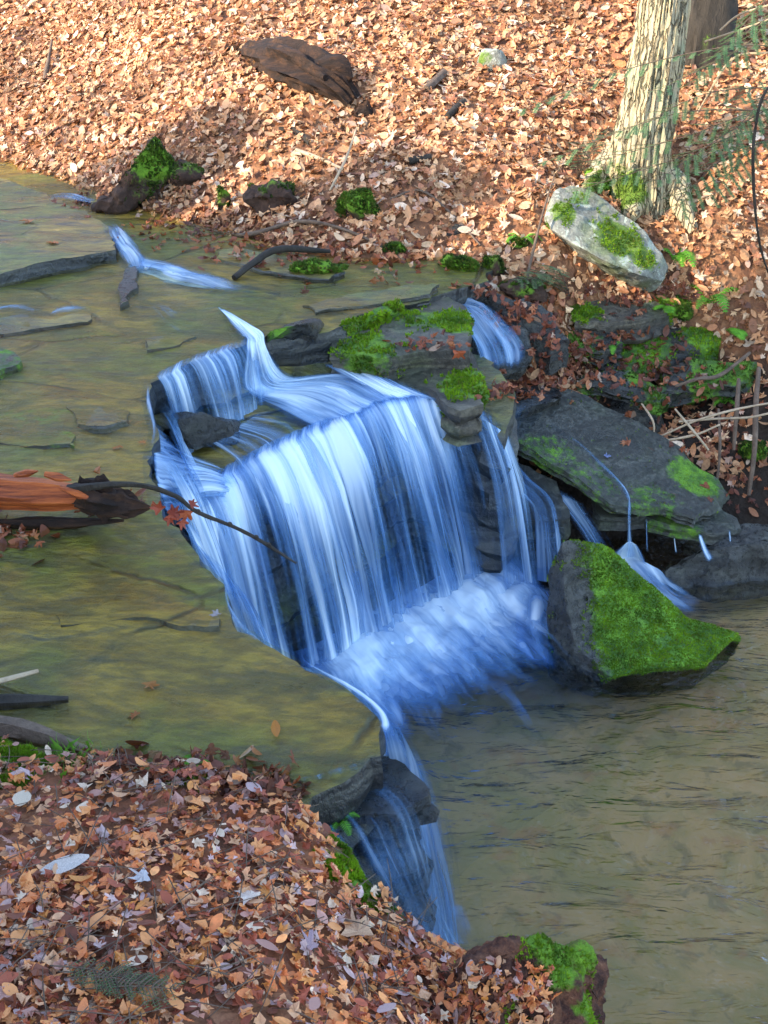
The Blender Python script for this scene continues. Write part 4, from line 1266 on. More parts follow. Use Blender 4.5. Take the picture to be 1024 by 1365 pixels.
rows = [[D(828, 728, 7.06), D(840, 722, 7.08), D(852, 728, 7.06)], [Z(800, 752, .09), Z(850, 748, .12), Z(885, 770, .06)], [Z(840, 800, .05), Z(885, 795, .07), Z(920, 790, .04)], [Z(900, 838, .02), Z(950, 832, .03), Z(985, 812, .02)]]
wat(sheet('white_water', rows, M_FOAM, 50, 40, (0.9, 0.72, 0.6, 0.5), disp=0.03, layers=2, gap=0.02, seed=17, fu=5, fv=2, across=0.25, ends=(0.0, 0.25)), 'white splash fan behind the mossy pointed rock')
for i, (pp, w, lab) in enumerate([([D(932, 712, 7.15), D(940, 735, 7.05), D(950, 752, 7.0)], (0.05, 0.08, 0.14), 'small white trickle at far right under the slabs'),
                                  ([D(972, 706, 7.2), D(974, 730, 7.15), D(976, 752, 7.1)], (0.02, 0.03, 0.05), 'fine thread of water at far right beside the trickle'),
                                  ([D(862, 690, 7.25), D(862, 712, 7.22), D(863, 742, 7.2)], (0.02, 0.025, 0.03), 'fine thread of water under the slab centre'),
                                  ([D(898, 700, 7.25), D(899, 718, 7.22), D(902, 742, 7.2)], (0.02, 0.02, 0.03), 'fine thread of water under the slab right of centre')]):
    wat(sheet('riffle', ribbon_rows(pp, w), M_FALL, 8, 16, (0.7, 0.7, 0.6), disp=0.004, seed=30 + i, across=0.4, ends=(0.1, 0.15)), lab)
rows = [[Z(930, 752, .06), Z(960, 745, .08), Z(1030, 752, .05)], [Z(920, 775, .03), Z(970, 772, .04), Z(1040, 775, .03)], [Z(930, 800, .02), Z(980, 795, .02), Z(1050, 795, .02)]]
wat(sheet('riffle', rows, M_FOAM, 40, 20, (0.4, 0.38, 0.3), disp=0.01, seed=35, fu=4, fv=3, across=0.3, ends=(0.2, 0.4)), 'pale ripples at the far right pool edge')
# foam in the plunge pool
off = [np.array(o) for o in [(-0.05, 0.20, 0.09), (0.10, -0.10, 0.08), (0.28, -0.42, 0.045), (0.48, -0.76, 0.03), (0.68, -1.1, 0.015), (0.82, -1.4, 0.008)]]
bb = base3[1:].copy()
rows = []
for k, o in enumerate(off):
    P = bb + o * np.linspace(0.75, 1.0, len(bb))[:, None] * [1, 1, 0] + [0, 0, o[2]]
    rows.append(P)
fo = sheet('foam', rows, M_FOAM, 150, 80, (0.85, 0.98, 0.92, 0.78, 0.60, 0.42), disp=0.045, layers=3, gap=0.03, seed=18, fu=4.0, fv=3.0, across=0.22, ends=(0.0, 0.7))
rows = [base3 + np.array([dx, dy, 0.035]) for dx, dy in [(0, .1), (0.1, -.35), (0.25, -.8), (0.42, -1.3), (0.6, -1.9)]]
f4 = sheet('foam', rows, M_FOAM, 150, 80, (0.5, 0.74, 0.66, 0.58, 0.46), disp=0.012, layers=1, seed=28, fu=3.0, fv=3.0, across=0.25, ends=(0.0, 0.8))
thing(f4, 'thin streaks of foam drifting over the pool away from the fall', 'foam', None, 'stuff')
fo['kind'] = 'stuff'
fo['label'] = 'white churning foam at the foot of the main waterfall'
fo['category'] = 'foam'
rows = [[Z(690, 770, .06), Z(715, 775, .08), Z(745, 780, .05)], [Z(690, 830, .06), Z(715, 830, .09), Z(735, 835, .06)], [Z(690, 880, .04), Z(722, 880, .08), Z(742, 900, .04)], [Z(690, 950, .01), Z(725, 960, .01), Z(765, 960, .01)]]
f2 = sheet('foam', rows, M_FOAM, 50, 50, (0.55, 0.74, 0.70, 0.46), disp=0.035, layers=2, gap=0.03, seed=19, fu=5, fv=3, across=0.45, ends=(0.2, 0.6))
f2['kind'] = 'stuff'
f2['label'] = 'white foam washing against the left face of the pointed rock'
f2['category'] = 'foam'
rows = [[Z(545, 1200, .03), Z(590, 1200, .04), Z(640, 1190, .02)], [Z(555, 1240, .03), Z(600, 1240, .04), Z(655, 1235, .02)], [Z(570, 1290, .01), Z(610, 1280, .02), Z(665, 1275, .01)]]
f3 = sheet('foam', rows, M_FOAM, 40, 30, (0.5, 0.6, 0.4), disp=0.03, layers=1, seed=20, fu=6, fv=3, across=0.3, ends=(0.2, 0.4))
f3['kind'] = 'stuff'
f3['label'] = 'pale foam where the near cascade meets the pool'
f3['category'] = 'foam'

#@@OBJECTS
# ================================================================== THINGS
bpy.context.view_layer.update()
DG = bpy.context.evaluated_depsgraph_get()
WATERY = ('waterfall', 'white_water', 'riffle', 'foam', 'pool_water', 'stream_water', 'moss')
def hit(o, d):
    o = Vector(o); d = Vector(d).normalized()
    for _ in range(60):
        ok, loc, nr, _i, ob, _m = scene.ray_cast(DG, o, d)
        if not ok:
            return None
        if ob.name.split('.')[0] in WATERY:
            o = loc + d * 0.002
            continue
        return np.array(loc), np.array(nr)
    return None
def sight(px, py):
    return hit(CAM, ray(px, py))
def drop(x, y):
    return hit((x, y, 9.0), (0, 0, -1))

# ---- leaf litter of the far bank
def far_points(n, seed, dens=None):
    rr = np.random.RandomState(seed)
    q = np.c_[rr.uniform(-7, 6.5, n), rr.uniform(7.9, 19, n)]
    z = hill_z(q)
    px, py = proj(np.c_[q, z])
    k = (px > -130) & (px < 1150) & (py > -60) & (z > 0.25)
    k &= ~(inside(q, LEDGE) & (z < 1.66 + 0.025 * np.clip(q[:, 1] - 9, 0, 10)))
    q, z = q[k], z[k]
    if dens is not None:
        d = dens(q, z)
        kk = rr.rand(len(q)) < d
        q, z = q[kk], z[kk]
    return np.c_[q, z], hill_n(q)
P, Nn = far_points(85000, 300, lambda q, z: np.clip(0.30 + 0.9 * (z - 0.4) + 0.35 * fbm(np.c_[q * 1.6, 0 * q[:, :1]], 77, 3), 0.12, 1))
rr = np.random.RandomState(301)
leaf_soup('leaf_litter', P, Nn, rr.uniform(0.045, 0.125, len(P)), PAL_FAR, W_FAR, M_LEAF, hill, 302, 0.34, 0.045)
# 300 larger leaves lying on top, one by one
px, py = proj(P)
vis = np.where((px > 10) & (px < 1014) & (py > 5) & (py < 560))[0]
pick = rr.choice(vis, 300, replace=False)
for i in pick:
    t = rr.randint(0, 18)
    c = PAL_FAR[rr.choice(9, p=np.array(W_FAR) / sum(W_FAR))]
    one_leaf(P[i] + Nn[i] * 0.05, Nn[i], rr.uniform(0.085, 0.13), t, c, rr.uniform(0, 6.28), 0.3, rr, hill)
# dark wet leaves washed up along the far edge
rr = np.random.RandomState(310)
PP, NN = [], []
for a, b, n, sp in [(110, 270, 40, 14), (250, 300, 160, 40), (330, 318, 160, 40), (420, 325, 160, 45), (520, 345, 110, 35), (690, 520, 60, 18), (600, 468, 24, 14), (690, 430, 60, 26), (740, 470, 90, 30),
                    (760, 500, 60, 24), (560, 462, 20, 14), (830, 440, 30, 25), (880, 455, 30, 30), (920, 560, 60, 40), (960, 600, 50, 30), (985, 660, 30, 30), (260, 1030, 60, 30), (340, 1052, 80, 34), (150, 1018, 40, 22), (640, 390, 40, 20), (800, 384, 60, 30), (900, 385, 60, 24), (740, 500, 80, 36), (860, 500, 80, 36), (800, 470, 80, 30), (940, 520, 70, 40), (700, 410, 60, 26), (850, 395, 60, 16), (20, 715, 36, 24), (150, 668, 30, 22)]:
    for _ in range(n):
        h = sight(a + rr.normal(0, sp), b + rr.normal(0, sp * 0.5))
        if h is not None and h[1][2] > 0.15:
            PP.append(h[0]); NN.append(h[1])
leaf_soup('leaf_litter', np.array(PP), np.array(NN), rr.uniform(0.05, 0.10, len(PP)), [(0.20, 0.055, 0.025), (0.30, 0.085, 0.03), (0.12, 0.035, 0.02), (0.40, 0.16, 0.07), (0.42, 0.28, 0.2)], [.3, .25, .25, .14, .06], M_LEAF, hill, 311, 0.45, 0.03)

# ---- leaf litter of the near bank
rr = np.random.RandomState(320)
q = np.c_[rr.uniform(-2.6, 1.0, 30000), rr.uniform(0.7, 3.5, 30000)]
q = q[inside(q, NB)]
P = np.c_[q, nbz(q)]
px, py = proj(P)
k = (px > -200) & (px < 1100) & (py > 950) & (py < 1560)
mossy = np.min([((px - a) / c) ** 2 + ((py - b) / d) ** 2 for a, b, c, d in [(40, 1008, 60, 16), (250, 1022, 36, 14), (480, 1145, 40, 45)]], axis=0) > 1
k &= mossy | (rr.rand(len(k)) < 0.08)
P = P[k]
k = rr.rand(len(P)) < np.clip(0.95 + 0.6 * fbm(P * 2.4, 78, 3), 0.4, 1)
P = P[k]
Nn = nb_n(P[:, :2])
leaf_soup('leaf_litter', P, Nn, rr.uniform(0.020, 0.056, len(P)), PAL_NEAR, W_NEAR, M_LEAF, bank, 321, 0.24, 0.040)
px, py = proj(P)
vis = np.where((px > -10) & (px < 800) & (py > 1000) & (py < 1375))[0]
for i in rr.choice(vis, 300, replace=False):
    c = PAL_NEAR[rr.choice(9, p=np.array(W_NEAR) / sum(W_NEAR))]
    one_leaf(P[i] + Nn[i] * 0.042, Nn[i], rr.uniform(0.042, 0.078), [2, 5, 9, 10, 12, 13, 14, 15, 16, 17][rr.randint(0, 10)], c, rr.uniform(0, 6.28), 0.18, rr, bank)
# bits of twig and needle among the leaves
S = Soup()
for i in rr.choice(len(P), 420):
    a = P[i] + Nn[i] * rr.uniform(0.02, 0.05)
    d = np.array([rr.normal(), rr.normal(), rr.normal() * 0.15]); d /= np.linalg.norm(d)
    L = rr.uniform(0.03, 0.14)
    V, F = tube_geo([a - d * L, a + np.r_[rr.normal(0, .006, 2), .006], a + d * L], [0.0016, 0.0022, 0.001], 4, n=4)
    S.add(V, F)
t = S.make('twig_litter', M_TWIG, bank); t['kind'] = 'stuff'

# single leaves that stand out
for (a, b, s, t, c, yaw, lab) in [
        (85, 1176, 0.15, 8, (0.60, 0.53, 0.47), -1.2, 'long pale whitish leaf lying at the left of the near bank'),
        (330, 1216, 0.105, 2, (0.70, 0.56, 0.46), 1.0, 'pale buff leaf lying alone in the middle of the near bank'),
        (190, 1190, 0.085, 1, (0.52, 0.48, 0.48), 2.0, 'small pale grey leaf right of the long whitish leaf'),
        (465, 1254, 0.16, 3, (0.56, 0.33, 0.19), 0.4, 'large tan curled leaf near the lower edge of the near bank'),
        (30, 1084, 0.10, 10, (0.62, 0.50, 0.36), 0.1, 'pale tan leaf at the left side below the moss'),
        (400, 1276, 0.09, 4, (0.36, 0.24, 0.26), 0.8, 'purplish leaf left of the large tan curled leaf')]:
    h = on_bank(a, b)
    n = nb_n(h[None, :2])[0]
    o = one_leaf(h + n * 0.055, n, s, t, c, yaw, 0.1, rr, None, 'fallen_leaf')
    thing(o, lab, 'leaf', 'leaves that stand out')
for (a, b, s, t, c, lab) in [(368, 975, 0.085, 8, (0.50, 0.20, 0.05), 'orange leaf under the water near the front of the ledge'), (200, 915, 0.08, 1, (0.36, 0.15, 0.05), 'dull orange leaf under the water at mid ledge'),
                       (180, 956, 0.06, 2, (0.34, 0.12, 0.05), 'small reddish leaf under the water close to the near bank'), (38, 296, 0.14, 1, (0.42, 0.17, 0.06), 'orange leaf on the green upstream bedrock, left'),
                       (72, 324, 0.12, 3, (0.45, 0.15, 0.04), 'orange leaf on the green upstream bedrock above the dark step'), (156, 598, 0.07, 2, (0.40, 0.14, 0.05), 'orange brown leaf on the ledge behind the broken red log'),
                       (190, 592, 0.06, 4, (0.45, 0.16, 0.05), 'orange leaf at the ledge edge behind the broken red log'), (612, 470, 0.12, 0, (0.40, 0.09, 0.03), 'red brown leaf on the mossy step by the lip'),
                       (270, 826, 0.07, 3, (0.22, 0.07, 0.04), 'dark leaf caught at the notch in the ledge edge'), (288, 822, 0.06, 6, (0.30, 0.26, 0.26), 'greyish leaf caught at the notch in the ledge edge'),
                       (832, 592, 0.07, 2, (0.40, 0.16, 0.07), 'small brown leaf lying on the large tilted slab'), (808, 230 + 380, 0.06, 1, (0.16, 0.2, 0.36), 'bluish wet leaf lying on the large tilted slab')]:
    h = sight(a, b)
    if h is None:
        continue
    o = one_leaf(h[0] + h[1] * 0.012, h[1], s, t, c, rr.uniform(0, 6.28), 0.08, rr, None, 'fallen_leaf')
    thing(o, lab, 'leaf', 'leaves in the stream')

# ---- the big leaning tree
def tree_root(name, loc, label, cat='tree', group=None):
    e = empty(name, loc)
    thing(e, label, cat, group)
    return e
tb = on_hill(858, 262)
tb[1] = max(tb[1], 9.85)
tr = tree_root('tree', tb, 'big leaning tree trunk above the boulder, sunlit on its left side')
y0 = tb[1]
zb = float(hill_z(tb[None, :2])[0])
pth = [D(850, 330, y0 - 0.03), D(852, 250, y0), D(857, 195, y0 + 0.02), D(872, 100, y0 + 0.05), D(886, 0, y0 + 0.1)]
top = pth[-1]
dirv = (pth[-1] - pth[-2]) / np.linalg.norm(pth[-1] - pth[-2])
pth += [top + dirv * 1.5 + [0, 0, 0.1], top + dirv * 4 + [0, 0, .6], top + dirv * 7.5 + [-.2, 0, 1.2]]
def trunk_geo(path, radii, seg, n, seed, amp):
    V, F = tube_geo(path, radii, seg, 0.0, seed, n=n)
    C = catmull(path, n)
    L = np.r_[0, np.cumsum(np.linalg.norm(np.diff(C, axis=0), axis=1))]
    th = np.tile(np.linspace(0, 2 * np.pi, seg, endpoint=False), n)
    ll = np.repeat(L, seg)
    cc = np.repeat(C, seg, axis=0)
    rid = fbm(np.c_[np.cos(th) * 6.5, np.sin(th) * 6.5, ll * 1.5], seed, 4, 0.65)
    rid = np.abs(rid) * 1.2 - 0.4
    sc = 1 + amp * rid + 0.03 * fbm(np.c_[np.cos(th) * 7, np.sin(th) * 7, ll * 7], seed + 4, 3)
    fl = np.exp(-ll / 0.40) * (0.22 * np.cos(3 * th + 0.6) + 0.12 * np.cos(5 * th))
    return cc + (V[:len(cc)] - cc) * (sc + fl)[:, None], F
V, F = trunk_geo(pth, [0.27, 0.205, 0.172, 0.152, 0.148, 0.145, 0.13, 0.10, 0.05], 110, 220, 5, 0.13)
tm = world_moss([(D(806, 228, y0 - 0.25), 0.2, 1), (D(835, 255, y0 - 0.25), 0.2, 0.8), (D(905, 270, y0 - 0.1), 0.2, 0.5)])
trunk = mesh_obj('trunk', V, F, M_BARK, None, True, 60, {'moss': tm(V)})
adopt(trunk, tr)
tufts(trunk, 1000, 0.015, 0.6, mat=M_DARKMOSS, seed=21)
for i, (pts, rad) in enumerate([([(838, 215), (815, 232), (796, 246), (778, 262)], [0.16, 0.12, 0.085, 0.04]), ([(880, 240), (900, 268), (912, 292), (925, 312)], [0.15, 0.11, 0.08, 0.04]), ([(850, 250), (848, 278), (838, 298)], [0.17, 0.12, 0.06])]):
    pp = []
    for j, (a, b) in enumerate(pts):
        g = on_hill(a, b)
        pp.append(g + np.array([0, 0, 0.16 - 0.05 * j]) if j else D(a, b, y0 - 0.02))
    rt = tube('root', pp, rad, M_BARK, None, 18, 0.16, 60 + i, (2.0, 8), 24, 60, tm)
    adopt(rt, tr)
    tufts(rt, 700, 0.015, 0.6, mat=M_DARKMOSS, seed=22 + i)
S = Soup()
rr = np.random.RandomState(41)
for i in range(9):
    f = 0.35 + 0.07 * i
    C = catmull(pth, 100)[min(99, int(f * 100) + 25 if f < 0.7 else int(f * 100))]
    az = i * 2.4
    d = np.array([math.cos(az), math.sin(az), 0.75])
    if C[2] < 5.6:
        continue
    L = rr.uniform(1.6, 2.8)
    lb = [C, C + d * L * 0.4, C + d * L * 0.75 + [0, 0, .15], C + d * L + [0, 0, .5]]
    li = tube('limb', lb, [0.07, 0.05, 0.03, 0.012], M_BARK, None, 8, 0.1, i, (2, 8), 14)
    adopt(li, tr)
    for j in range(14):
        b = catmull(lb, 30)[rr.randint(8, 30)]
        e = b + rr.normal(0, 0.5, 3) + d * 0.4
        V, F = tube_geo([b, (b + e) / 2 + rr.normal(0, .06, 3), e], [0.012, 0.008, 0.003], 4, n=5)
        S.add(V, F)
cr = S.make('crown', M_TWIG, None, None); adopt(cr, tr)
cr['kind'] = 'stuff'

# dark second trunk behind
g = on_hill(938, 70)
t2 = tree_root('tree', g, 'dark shaded trunk behind the big leaning tree, top right')
V, F = trunk_geo([g - [0, 0, .15], g + [0, 0, .15], g + [0.05, 0.1, .8], g + [0.2, .3, 2.5], g + [.3, .3, 6]], [0.26, 0.17, 0.13, 0.11, 0.04], 36, 60, 9, 0.12)
a = mesh_obj('trunk', V, F, M_DARKBARK, None, True, 60, {'moss': world_moss([(g + [0, -.15, .1], .15, .5)])(V)}); adopt(a, t2)
for i, (dx, dz) in enumerate([(1.2, 2.2), (-1.0, 2.6), (0.4, 3.0)]):
    b = g + [0.22, .3, 3 + i * .7]
    a = tube('limb', [b, b + [dx * .4, .1, dz * .3], b + [dx, .3, dz * .6]], [0.05, 0.03, 0.01], M_DARKBARK, None, 7, 0.1, i, n=8); adopt(a, t2)

# ---- mossy boulder below the tree
bp = [D(728, 292, 9.28), D(742, 250, 9.55), D(765, 245, 9.62), D(800, 258, 9.6), D(850, 296, 9.5), D(893, 352, 9.3), D(890, 378, 9.15), D(850, 366, 9.02), D(800, 345, 9.0), D(755, 320, 9.08), D(735, 306, 9.18),
      D(745, 300, 10.0), D(800, 300, 10.05), D(880, 370, 9.9), D(860, 395, 9.3), D(750, 335, 9.35)]
bold = rock('boulder', bp, M_ROCK_DRY, 0.045, 0.028, 15, world_moss([(D(830, 310, 9.25), 0.22, 0.95), (D(860, 340, 9.2), 0.14, 0.85), (D(752, 282, 9.3), 0.13, 0.75), (D(775, 262, 9.5), 0.1, 0.6), (D(820, 290, 9.4), 0.14, 0.6)], 0.1), None, None, 0.03, 3.5)
thing(bold, 'pale lichen covered boulder with moss patches at the foot of the big tree', 'boulder')
tufts(bold, 2200, 0.014, 0.62, seed=31)

# ---- stones, logs and sticks on the far bank
g = on_hill(655, 88)
st = rock('stone', [g + np.array(v) * 0.9 for v in [(-.15, -.05, -.05), (.15, -.06, -.05), (.17, .1, -.05), (-.16, .1, -.05), (-.12, -.04, .13), (.06, -.05, .17), (.14, .02, .10), (-.08, .08, .15), (.02, -.1, .06)]], M_ROCK_DRY, 0.04, 0.02, 16,
          world_moss([(g + [-.08, -.05, .08], .1, .6)], 0.1), None, None, 0.03)
thing(st, 'small grey mossy stone alone in the leaves of the far bank', 'stone')
a, b, c = on_hill(305, 72), on_hill(385, 98), on_hill(462, 138)
lg = empty('rotten_log', b)
thing(lg, 'thick dark rotten log chunk, pointed at one end, in sunlit leaves', 'log')
pa = [D(300, 64, a[1]), D(330, 72, a[1] - .05) , D(385, 84, b[1] - .02), D(435, 108, c[1] + .15), D(470, 140, c[1])]
adopt(tube('log_body', pa, [0.02, 0.15, 0.20, 0.21, 0.19, 0.10], M_ROTTEN, None, 34, 0.42, 71, (1.6, 14), 60, 30, None, 0.85), lg)
adopt(tube('splinter', [pa[1] + [0, -.05, .08], pa[2] + [0, -.14, .1], pa[3] + [0, -.2, .06]], [0.03, 0.07, 0.03], M_ROTTEN, None, 10, 0.3, 72, n=16, sharp=35), lg)
adopt(tube('splinter', [pa[3] + [-.05, .0, .1], pa[3] + [.12, -.02, .12], pa[3] + [.22, -.08, .02]], [0.08, 0.09, 0.03], M_ROTTEN, None, 10, 0.35, 73, n=12, sharp=35), lg)
g = on_hill(485, 155)
bb_ = rock('bark_chunk', [g + np.array(v) for v in [(-.1, 0, 0), (.08, -.03, 0), (.1, .05, 0), (-.06, .06, .02), (-.05, 0, .12), (.04, .02, .16), (.02, -.04, .08)]], M_ROTTEN, 0.03, 0.03, 17, None, None, None, 0.01)
thing(bb_, 'small dark chunk of rotten wood beside the broken end of the log', 'wood')
g1, g2 = on_hill(372, 175), on_hill(412, 192)
o = slab('bark_piece', [g1 + [0, -.05, .05], g1 + [.1, -.09, .05], g2 + [0, -.05, .05], g2 + [-.03, .06, .08], (g1 + g2) / 2 + [0, .09, .09]], 0.05, M_DARKBARK, 0.04, 0.015, 0.01, 0.01, 95)
thing(o, 'flat dark piece of bark lying below the rotten log', 'bark')
def stick(name, pxs, rads, mat, lab, cat='stick', lift=0.03, grp=None, seg=7, rough=0.12, hillp=True, seed=1, moss=None):
    P = []
    for p in pxs:
        if hillp:
            g = on_hill(p[0], p[1])
        else:
            g = sight(p[0], p[1])
            g = g[0] if g is not None else D(p[0], p[1], 8)
        P.append(g + np.array([0, 0, (p[2] if len(p) > 2 else lift)]))
    o = tube(name, P, rads, mat, None, seg, rough, seed, (6, 8), max(10, len(P) * 6), 60, moss)
    thing(o, lab, cat, grp)
    return o
stick('stick', [(568, 124), (592, 102)], [0.035, 0.045], M_TWIG, 'short thick broken stick left of the grey stone', grp='sticks on the far bank')
stick('stick', [(596, 160), (618, 140)], [0.03, 0.035], M_DARKBARK, 'short dark stick below the grey stone', grp='sticks on the far bank')
stick('stick', [(60, 110, .02), (72, 72, .16)], [0.03, 0.012], M_TWIG, 'dark twig poking up at far left of the leafy bank', grp='sticks on the far bank')
stick('stick', [(545, 220), (575, 214)], [0.03, 0.03], M_DARKBARK, 'small black stick in the middle of the leafy bank', grp='sticks on the far bank')
stick('fallen_branch', [(395, 205), (425, 216), (458, 230)], [0.02, 0.022, 0.01], M_PALETWIG, 'thin pale branch below the flat dark bark', 'branch', grp='fallen branches by the stream')
stick('fallen_branch', [(240, 305, .06), (320, 322, .05), (400, 305, .06), (470, 320, .06), (540, 352, .03)], [0.012, 0.02, 0.018, 0.014, 0.008], M_TWIG, 'long thin branch lying along the far edge of the stream', 'branch', grp='fallen branches by the stream')
stick('fallen_branch', [(312, 374, .02), (340, 358, .05), (372, 346, .08), (440, 345, .06)], [0.022, 0.03, 0.028, 0.016], M_DARKBARK, 'dark branch end dipping into the stream beside the green moss', 'branch', hillp=False, grp='fallen branches by the stream')
stick('fallen_branch', [(440, 262, .05), (462, 236, .16), (476, 212, .26)], [0.01, 0.012, 0.006], M_PALETWIG, 'bare pale twig leaning over a moss cushion', 'branch', grp='fallen branches by the stream')
stick('fallen_branch', [(700, 385, .03), (716, 345, .25), (735, 300, .4)], [0.012, 0.010, 0.005], M_TWIG, 'thin upright twig in front of the boulder', 'branch', grp='fallen branches by the stream')
stick('fallen_branch', [(520, 270, .03), (560, 262, .05), (600, 290, .04), (640, 335, .05)], [0.008, 0.012, 0.012, 0.006], M_TWIG, 'curved twig lying on the leaves above the big moss cushion', 'branch', grp='fallen branches by the stream')
g = on_hill(612, 315)
o = rock('stone', [g + np.array(v) for v in [(-.12, 0, 0), (.14, 0, -.02), (.1, .08, 0), (-.08, .08, .0), (-.04, 0, .12), (.08, .02, .08)]], M_ROCK_WET, 0.04, 0.015, 18, None, None, None, 0.015)
thing(o, 'small dark stone just above the big moss cushion', 'stone')

def cushion(px, py, w, h, lab, seed, n=1500, name='moss_cushion', base=M_EARTH, depth=1.0, bar=0.15, hill_=True, th=0.02):
    if hill_:
        g = on_hill(px, py + h * 0.5)
    else:
        g = sight(px, py)[0]
    f = (g[1] * CP + (4.3 - g[2]) * SP) / FPX
    W, H = w * f / 2, h * f
    rr = np.random.RandomState(seed)
    pts = []
    for k in range(26):
        v = rr.normal(0, 1, 3); v /= np.linalg.norm(v)
        pts.append(g + [v[0] * W * rr.uniform(.8, 1.1), v[1] * W * 0.7 * depth, H * 0.16 + v[2] * H * 0.48 * rr.uniform(.55, 1.15)])
    zc = g[2]
    def mo(V):
        m = np.clip((V[:, 2] - zc + 0.04) / (0.5 * H), 0, 1) * 0.9 + 0.3 * fbm(V * 6, seed, 3) + bar
        return np.clip(m, 0, 1)
    o = rock(name, pts, base, 0.04, 0.05, seed, mo, None, None, 0.01, 5.0)
    thing(o, lab, 'moss', 'moss cushions along the stream')
    tufts(o, n, th, 0.62, mat=M_DARKMOSS, seed=seed + 1)
    return o
cushion(610, 350, 62, 54, 'big dark green moss cushion at the head of the right side cascade', 201, 3000)
cushion(476, 256, 62, 56, 'round moss cushion with a pale twig leaning on it', 202, 2200)
cushion(298, 246, 26, 66, 'narrow dark mossy lump right of the mossy stump', 203, 900, bar=-0.2)
cushion(362, 245, 80, 60, 'dark earthy lump with little moss behind the stream edge', 204, 900, bar=-0.45)
cushion(250, 222, 60, 34, 'dark low root mound behind the mossy stump', 205, 500, bar=-0.5)
cushion(522, 323, 38, 24, 'small bright moss cushion above the stream', 206, 900)
cushion(430, 360, 92, 18, 'low bright green moss mat at the waterline', 207, 1800, depth=0.4, hill_=False)
cushion(692, 315, 30, 26, 'small bright green moss tuft left of the boulder', 208, 700)
cushion(660, 345, 40, 44, 'dark root lump right of the big moss cushion', 209, 500, bar=-0.5)
cushion(700, 370, 70, 50, 'dark mossy earth lump in front of the boulder', 210, 900, bar=-0.3)
cushion(905, 400, 60, 40, 'green mossy mound right of the pale edged slab', 211, 1800)
cushion(800, 228, 44, 40, 'bright mossy root lump left of the tree foot', 212, 1500, bar=0.3)
cushion(785, 355 + 165, 44, 26, 'dark earth lump above the large tilted slab', 213, 300, bar=-0.5)
cushion(1010, 590, 40, 26, 'mossy lump among the roots at the right edge', 214, 900)
cushion(915, 520, 36, 40, 'small mossy lump on the shaded bank below the slabs', 215, 900)
# mossy stump at the stream edge
sp = [on_hill(150, 278), on_hill(186, 262), on_hill(222, 246)]
gy = sp[1][1] - 0.1
stp = rock('mossy_stump', [D(128, 278, gy - .1), D(160, 285, gy - .15), D(210, 270, gy), D(228, 225, gy + .1), D(219, 186, gy + .1), D(205, 178, gy + .08), D(190, 200, gy + .02), D(182, 215, gy), D(140, 262, gy), D(150, 285, gy + .4), D(225, 260, gy + .4), D(205, 200, gy + .35)],
           M_EARTH, 0.04, 0.10, 221, world_moss([(D(208, 205, gy), 0.26, 1), (D(190, 250, gy - .1), 0.2, .45)]), None, None, 0.02)
thing(stp, 'dark stump with bright moss on its upright end at the stream edge', 'stump')
tufts(stp, 2200, 0.022, 0.66, mat=M_DARKMOSS, seed=222)

# ---- ferns
def fern(px, py, size, n, lab, seed, hillp=True, tilt=0.8, aim=None):
    if hillp:
        g = on_hill(px, py)
    else:
        g = sight(px, py)[0]
    e = empty('fern', g)
    thing(e, lab, 'fern', 'ferns on the shaded bank')
    rr = np.random.RandomState(seed)
    for i in range(n):
        az = (aim if aim is not None else rr.uniform(0, 6.28)) + rr.normal(0, 0.5) if aim is not None else i * 6.28 / n + rr.normal(0, .3)
        d = np.array([math.cos(az), math.sin(az), 0])
        L = size * rr.uniform(.7, 1.1)
        S = Soup()
        pth_ = catmull([g, g + d * L * .35 + [0, 0, L * tilt * .6], g + d * L * .75 + [0, 0, L * tilt * .55], g + d * L + [0, 0, L * tilt * .2]], 16)
        V, F = tube_geo(pth_, [0.004, 0.002], 4, n=12); S.add(V, F, 0.0)
        sd_ = np.array([-d[1], d[0], 0])
        for k in range(1, 15):
            wl = L * 0.22 * math.sin(math.pi * (k + 1.5) / 17) + 0.006
            t = pth_[k + 1] - pth_[k] if k < 15 else d
            t = t / np.linalg.norm(t)
            for s in (1, -1):
                q = pth_[k]
                tip = q + sd_ * s * wl + t * wl * .35 - [0, 0, wl * .15]
                wd = t * L * 0.035
                S.add([q - wd, q + (tip - q) * .5 - wd * .9, tip, q + (tip - q) * .5 + wd * .9, q + wd], [(0, 1, 2, 3, 4)], 0.0)
        fr = S.make('frond', M_FERN, None, 'dry', False)
        adopt(fr, e)
    return e
fern(902, 352, 0.26, 6, 'bright fern at the right end of the boulder', 1)
fern(890, 408, 0.22, 3, 'single bright fern hanging over the pale edged slab', 2, False, 0.2, -1.57)
fern(815, 468, 0.16, 4, 'small yellow green fern on the dark slab stack', 3, False)
fern(945, 410, 0.30, 5, 'fern beside the green mossy mound, upper one', 4)
fern(968, 440, 0.28, 4, 'darker fern hanging at the right end of the slab stack', 5, True, 0.3, -1.2)
fern(695, 325, 0.16, 5, 'small fern in the leaves left of the boulder', 6)
fern(965, 540, 0.14, 5, 'small fern among the twigs at the right edge', 7)
fern(505, 500, 0.001, 1, 'x', 8) if False else None
fern(260, 1022, 0.07, 5, 'tiny green plant on the edge of the near bank', 9, False)
fern(452, 1100, 0.09, 6, 'small green plant above the moss beside the near cascade', 10, False)

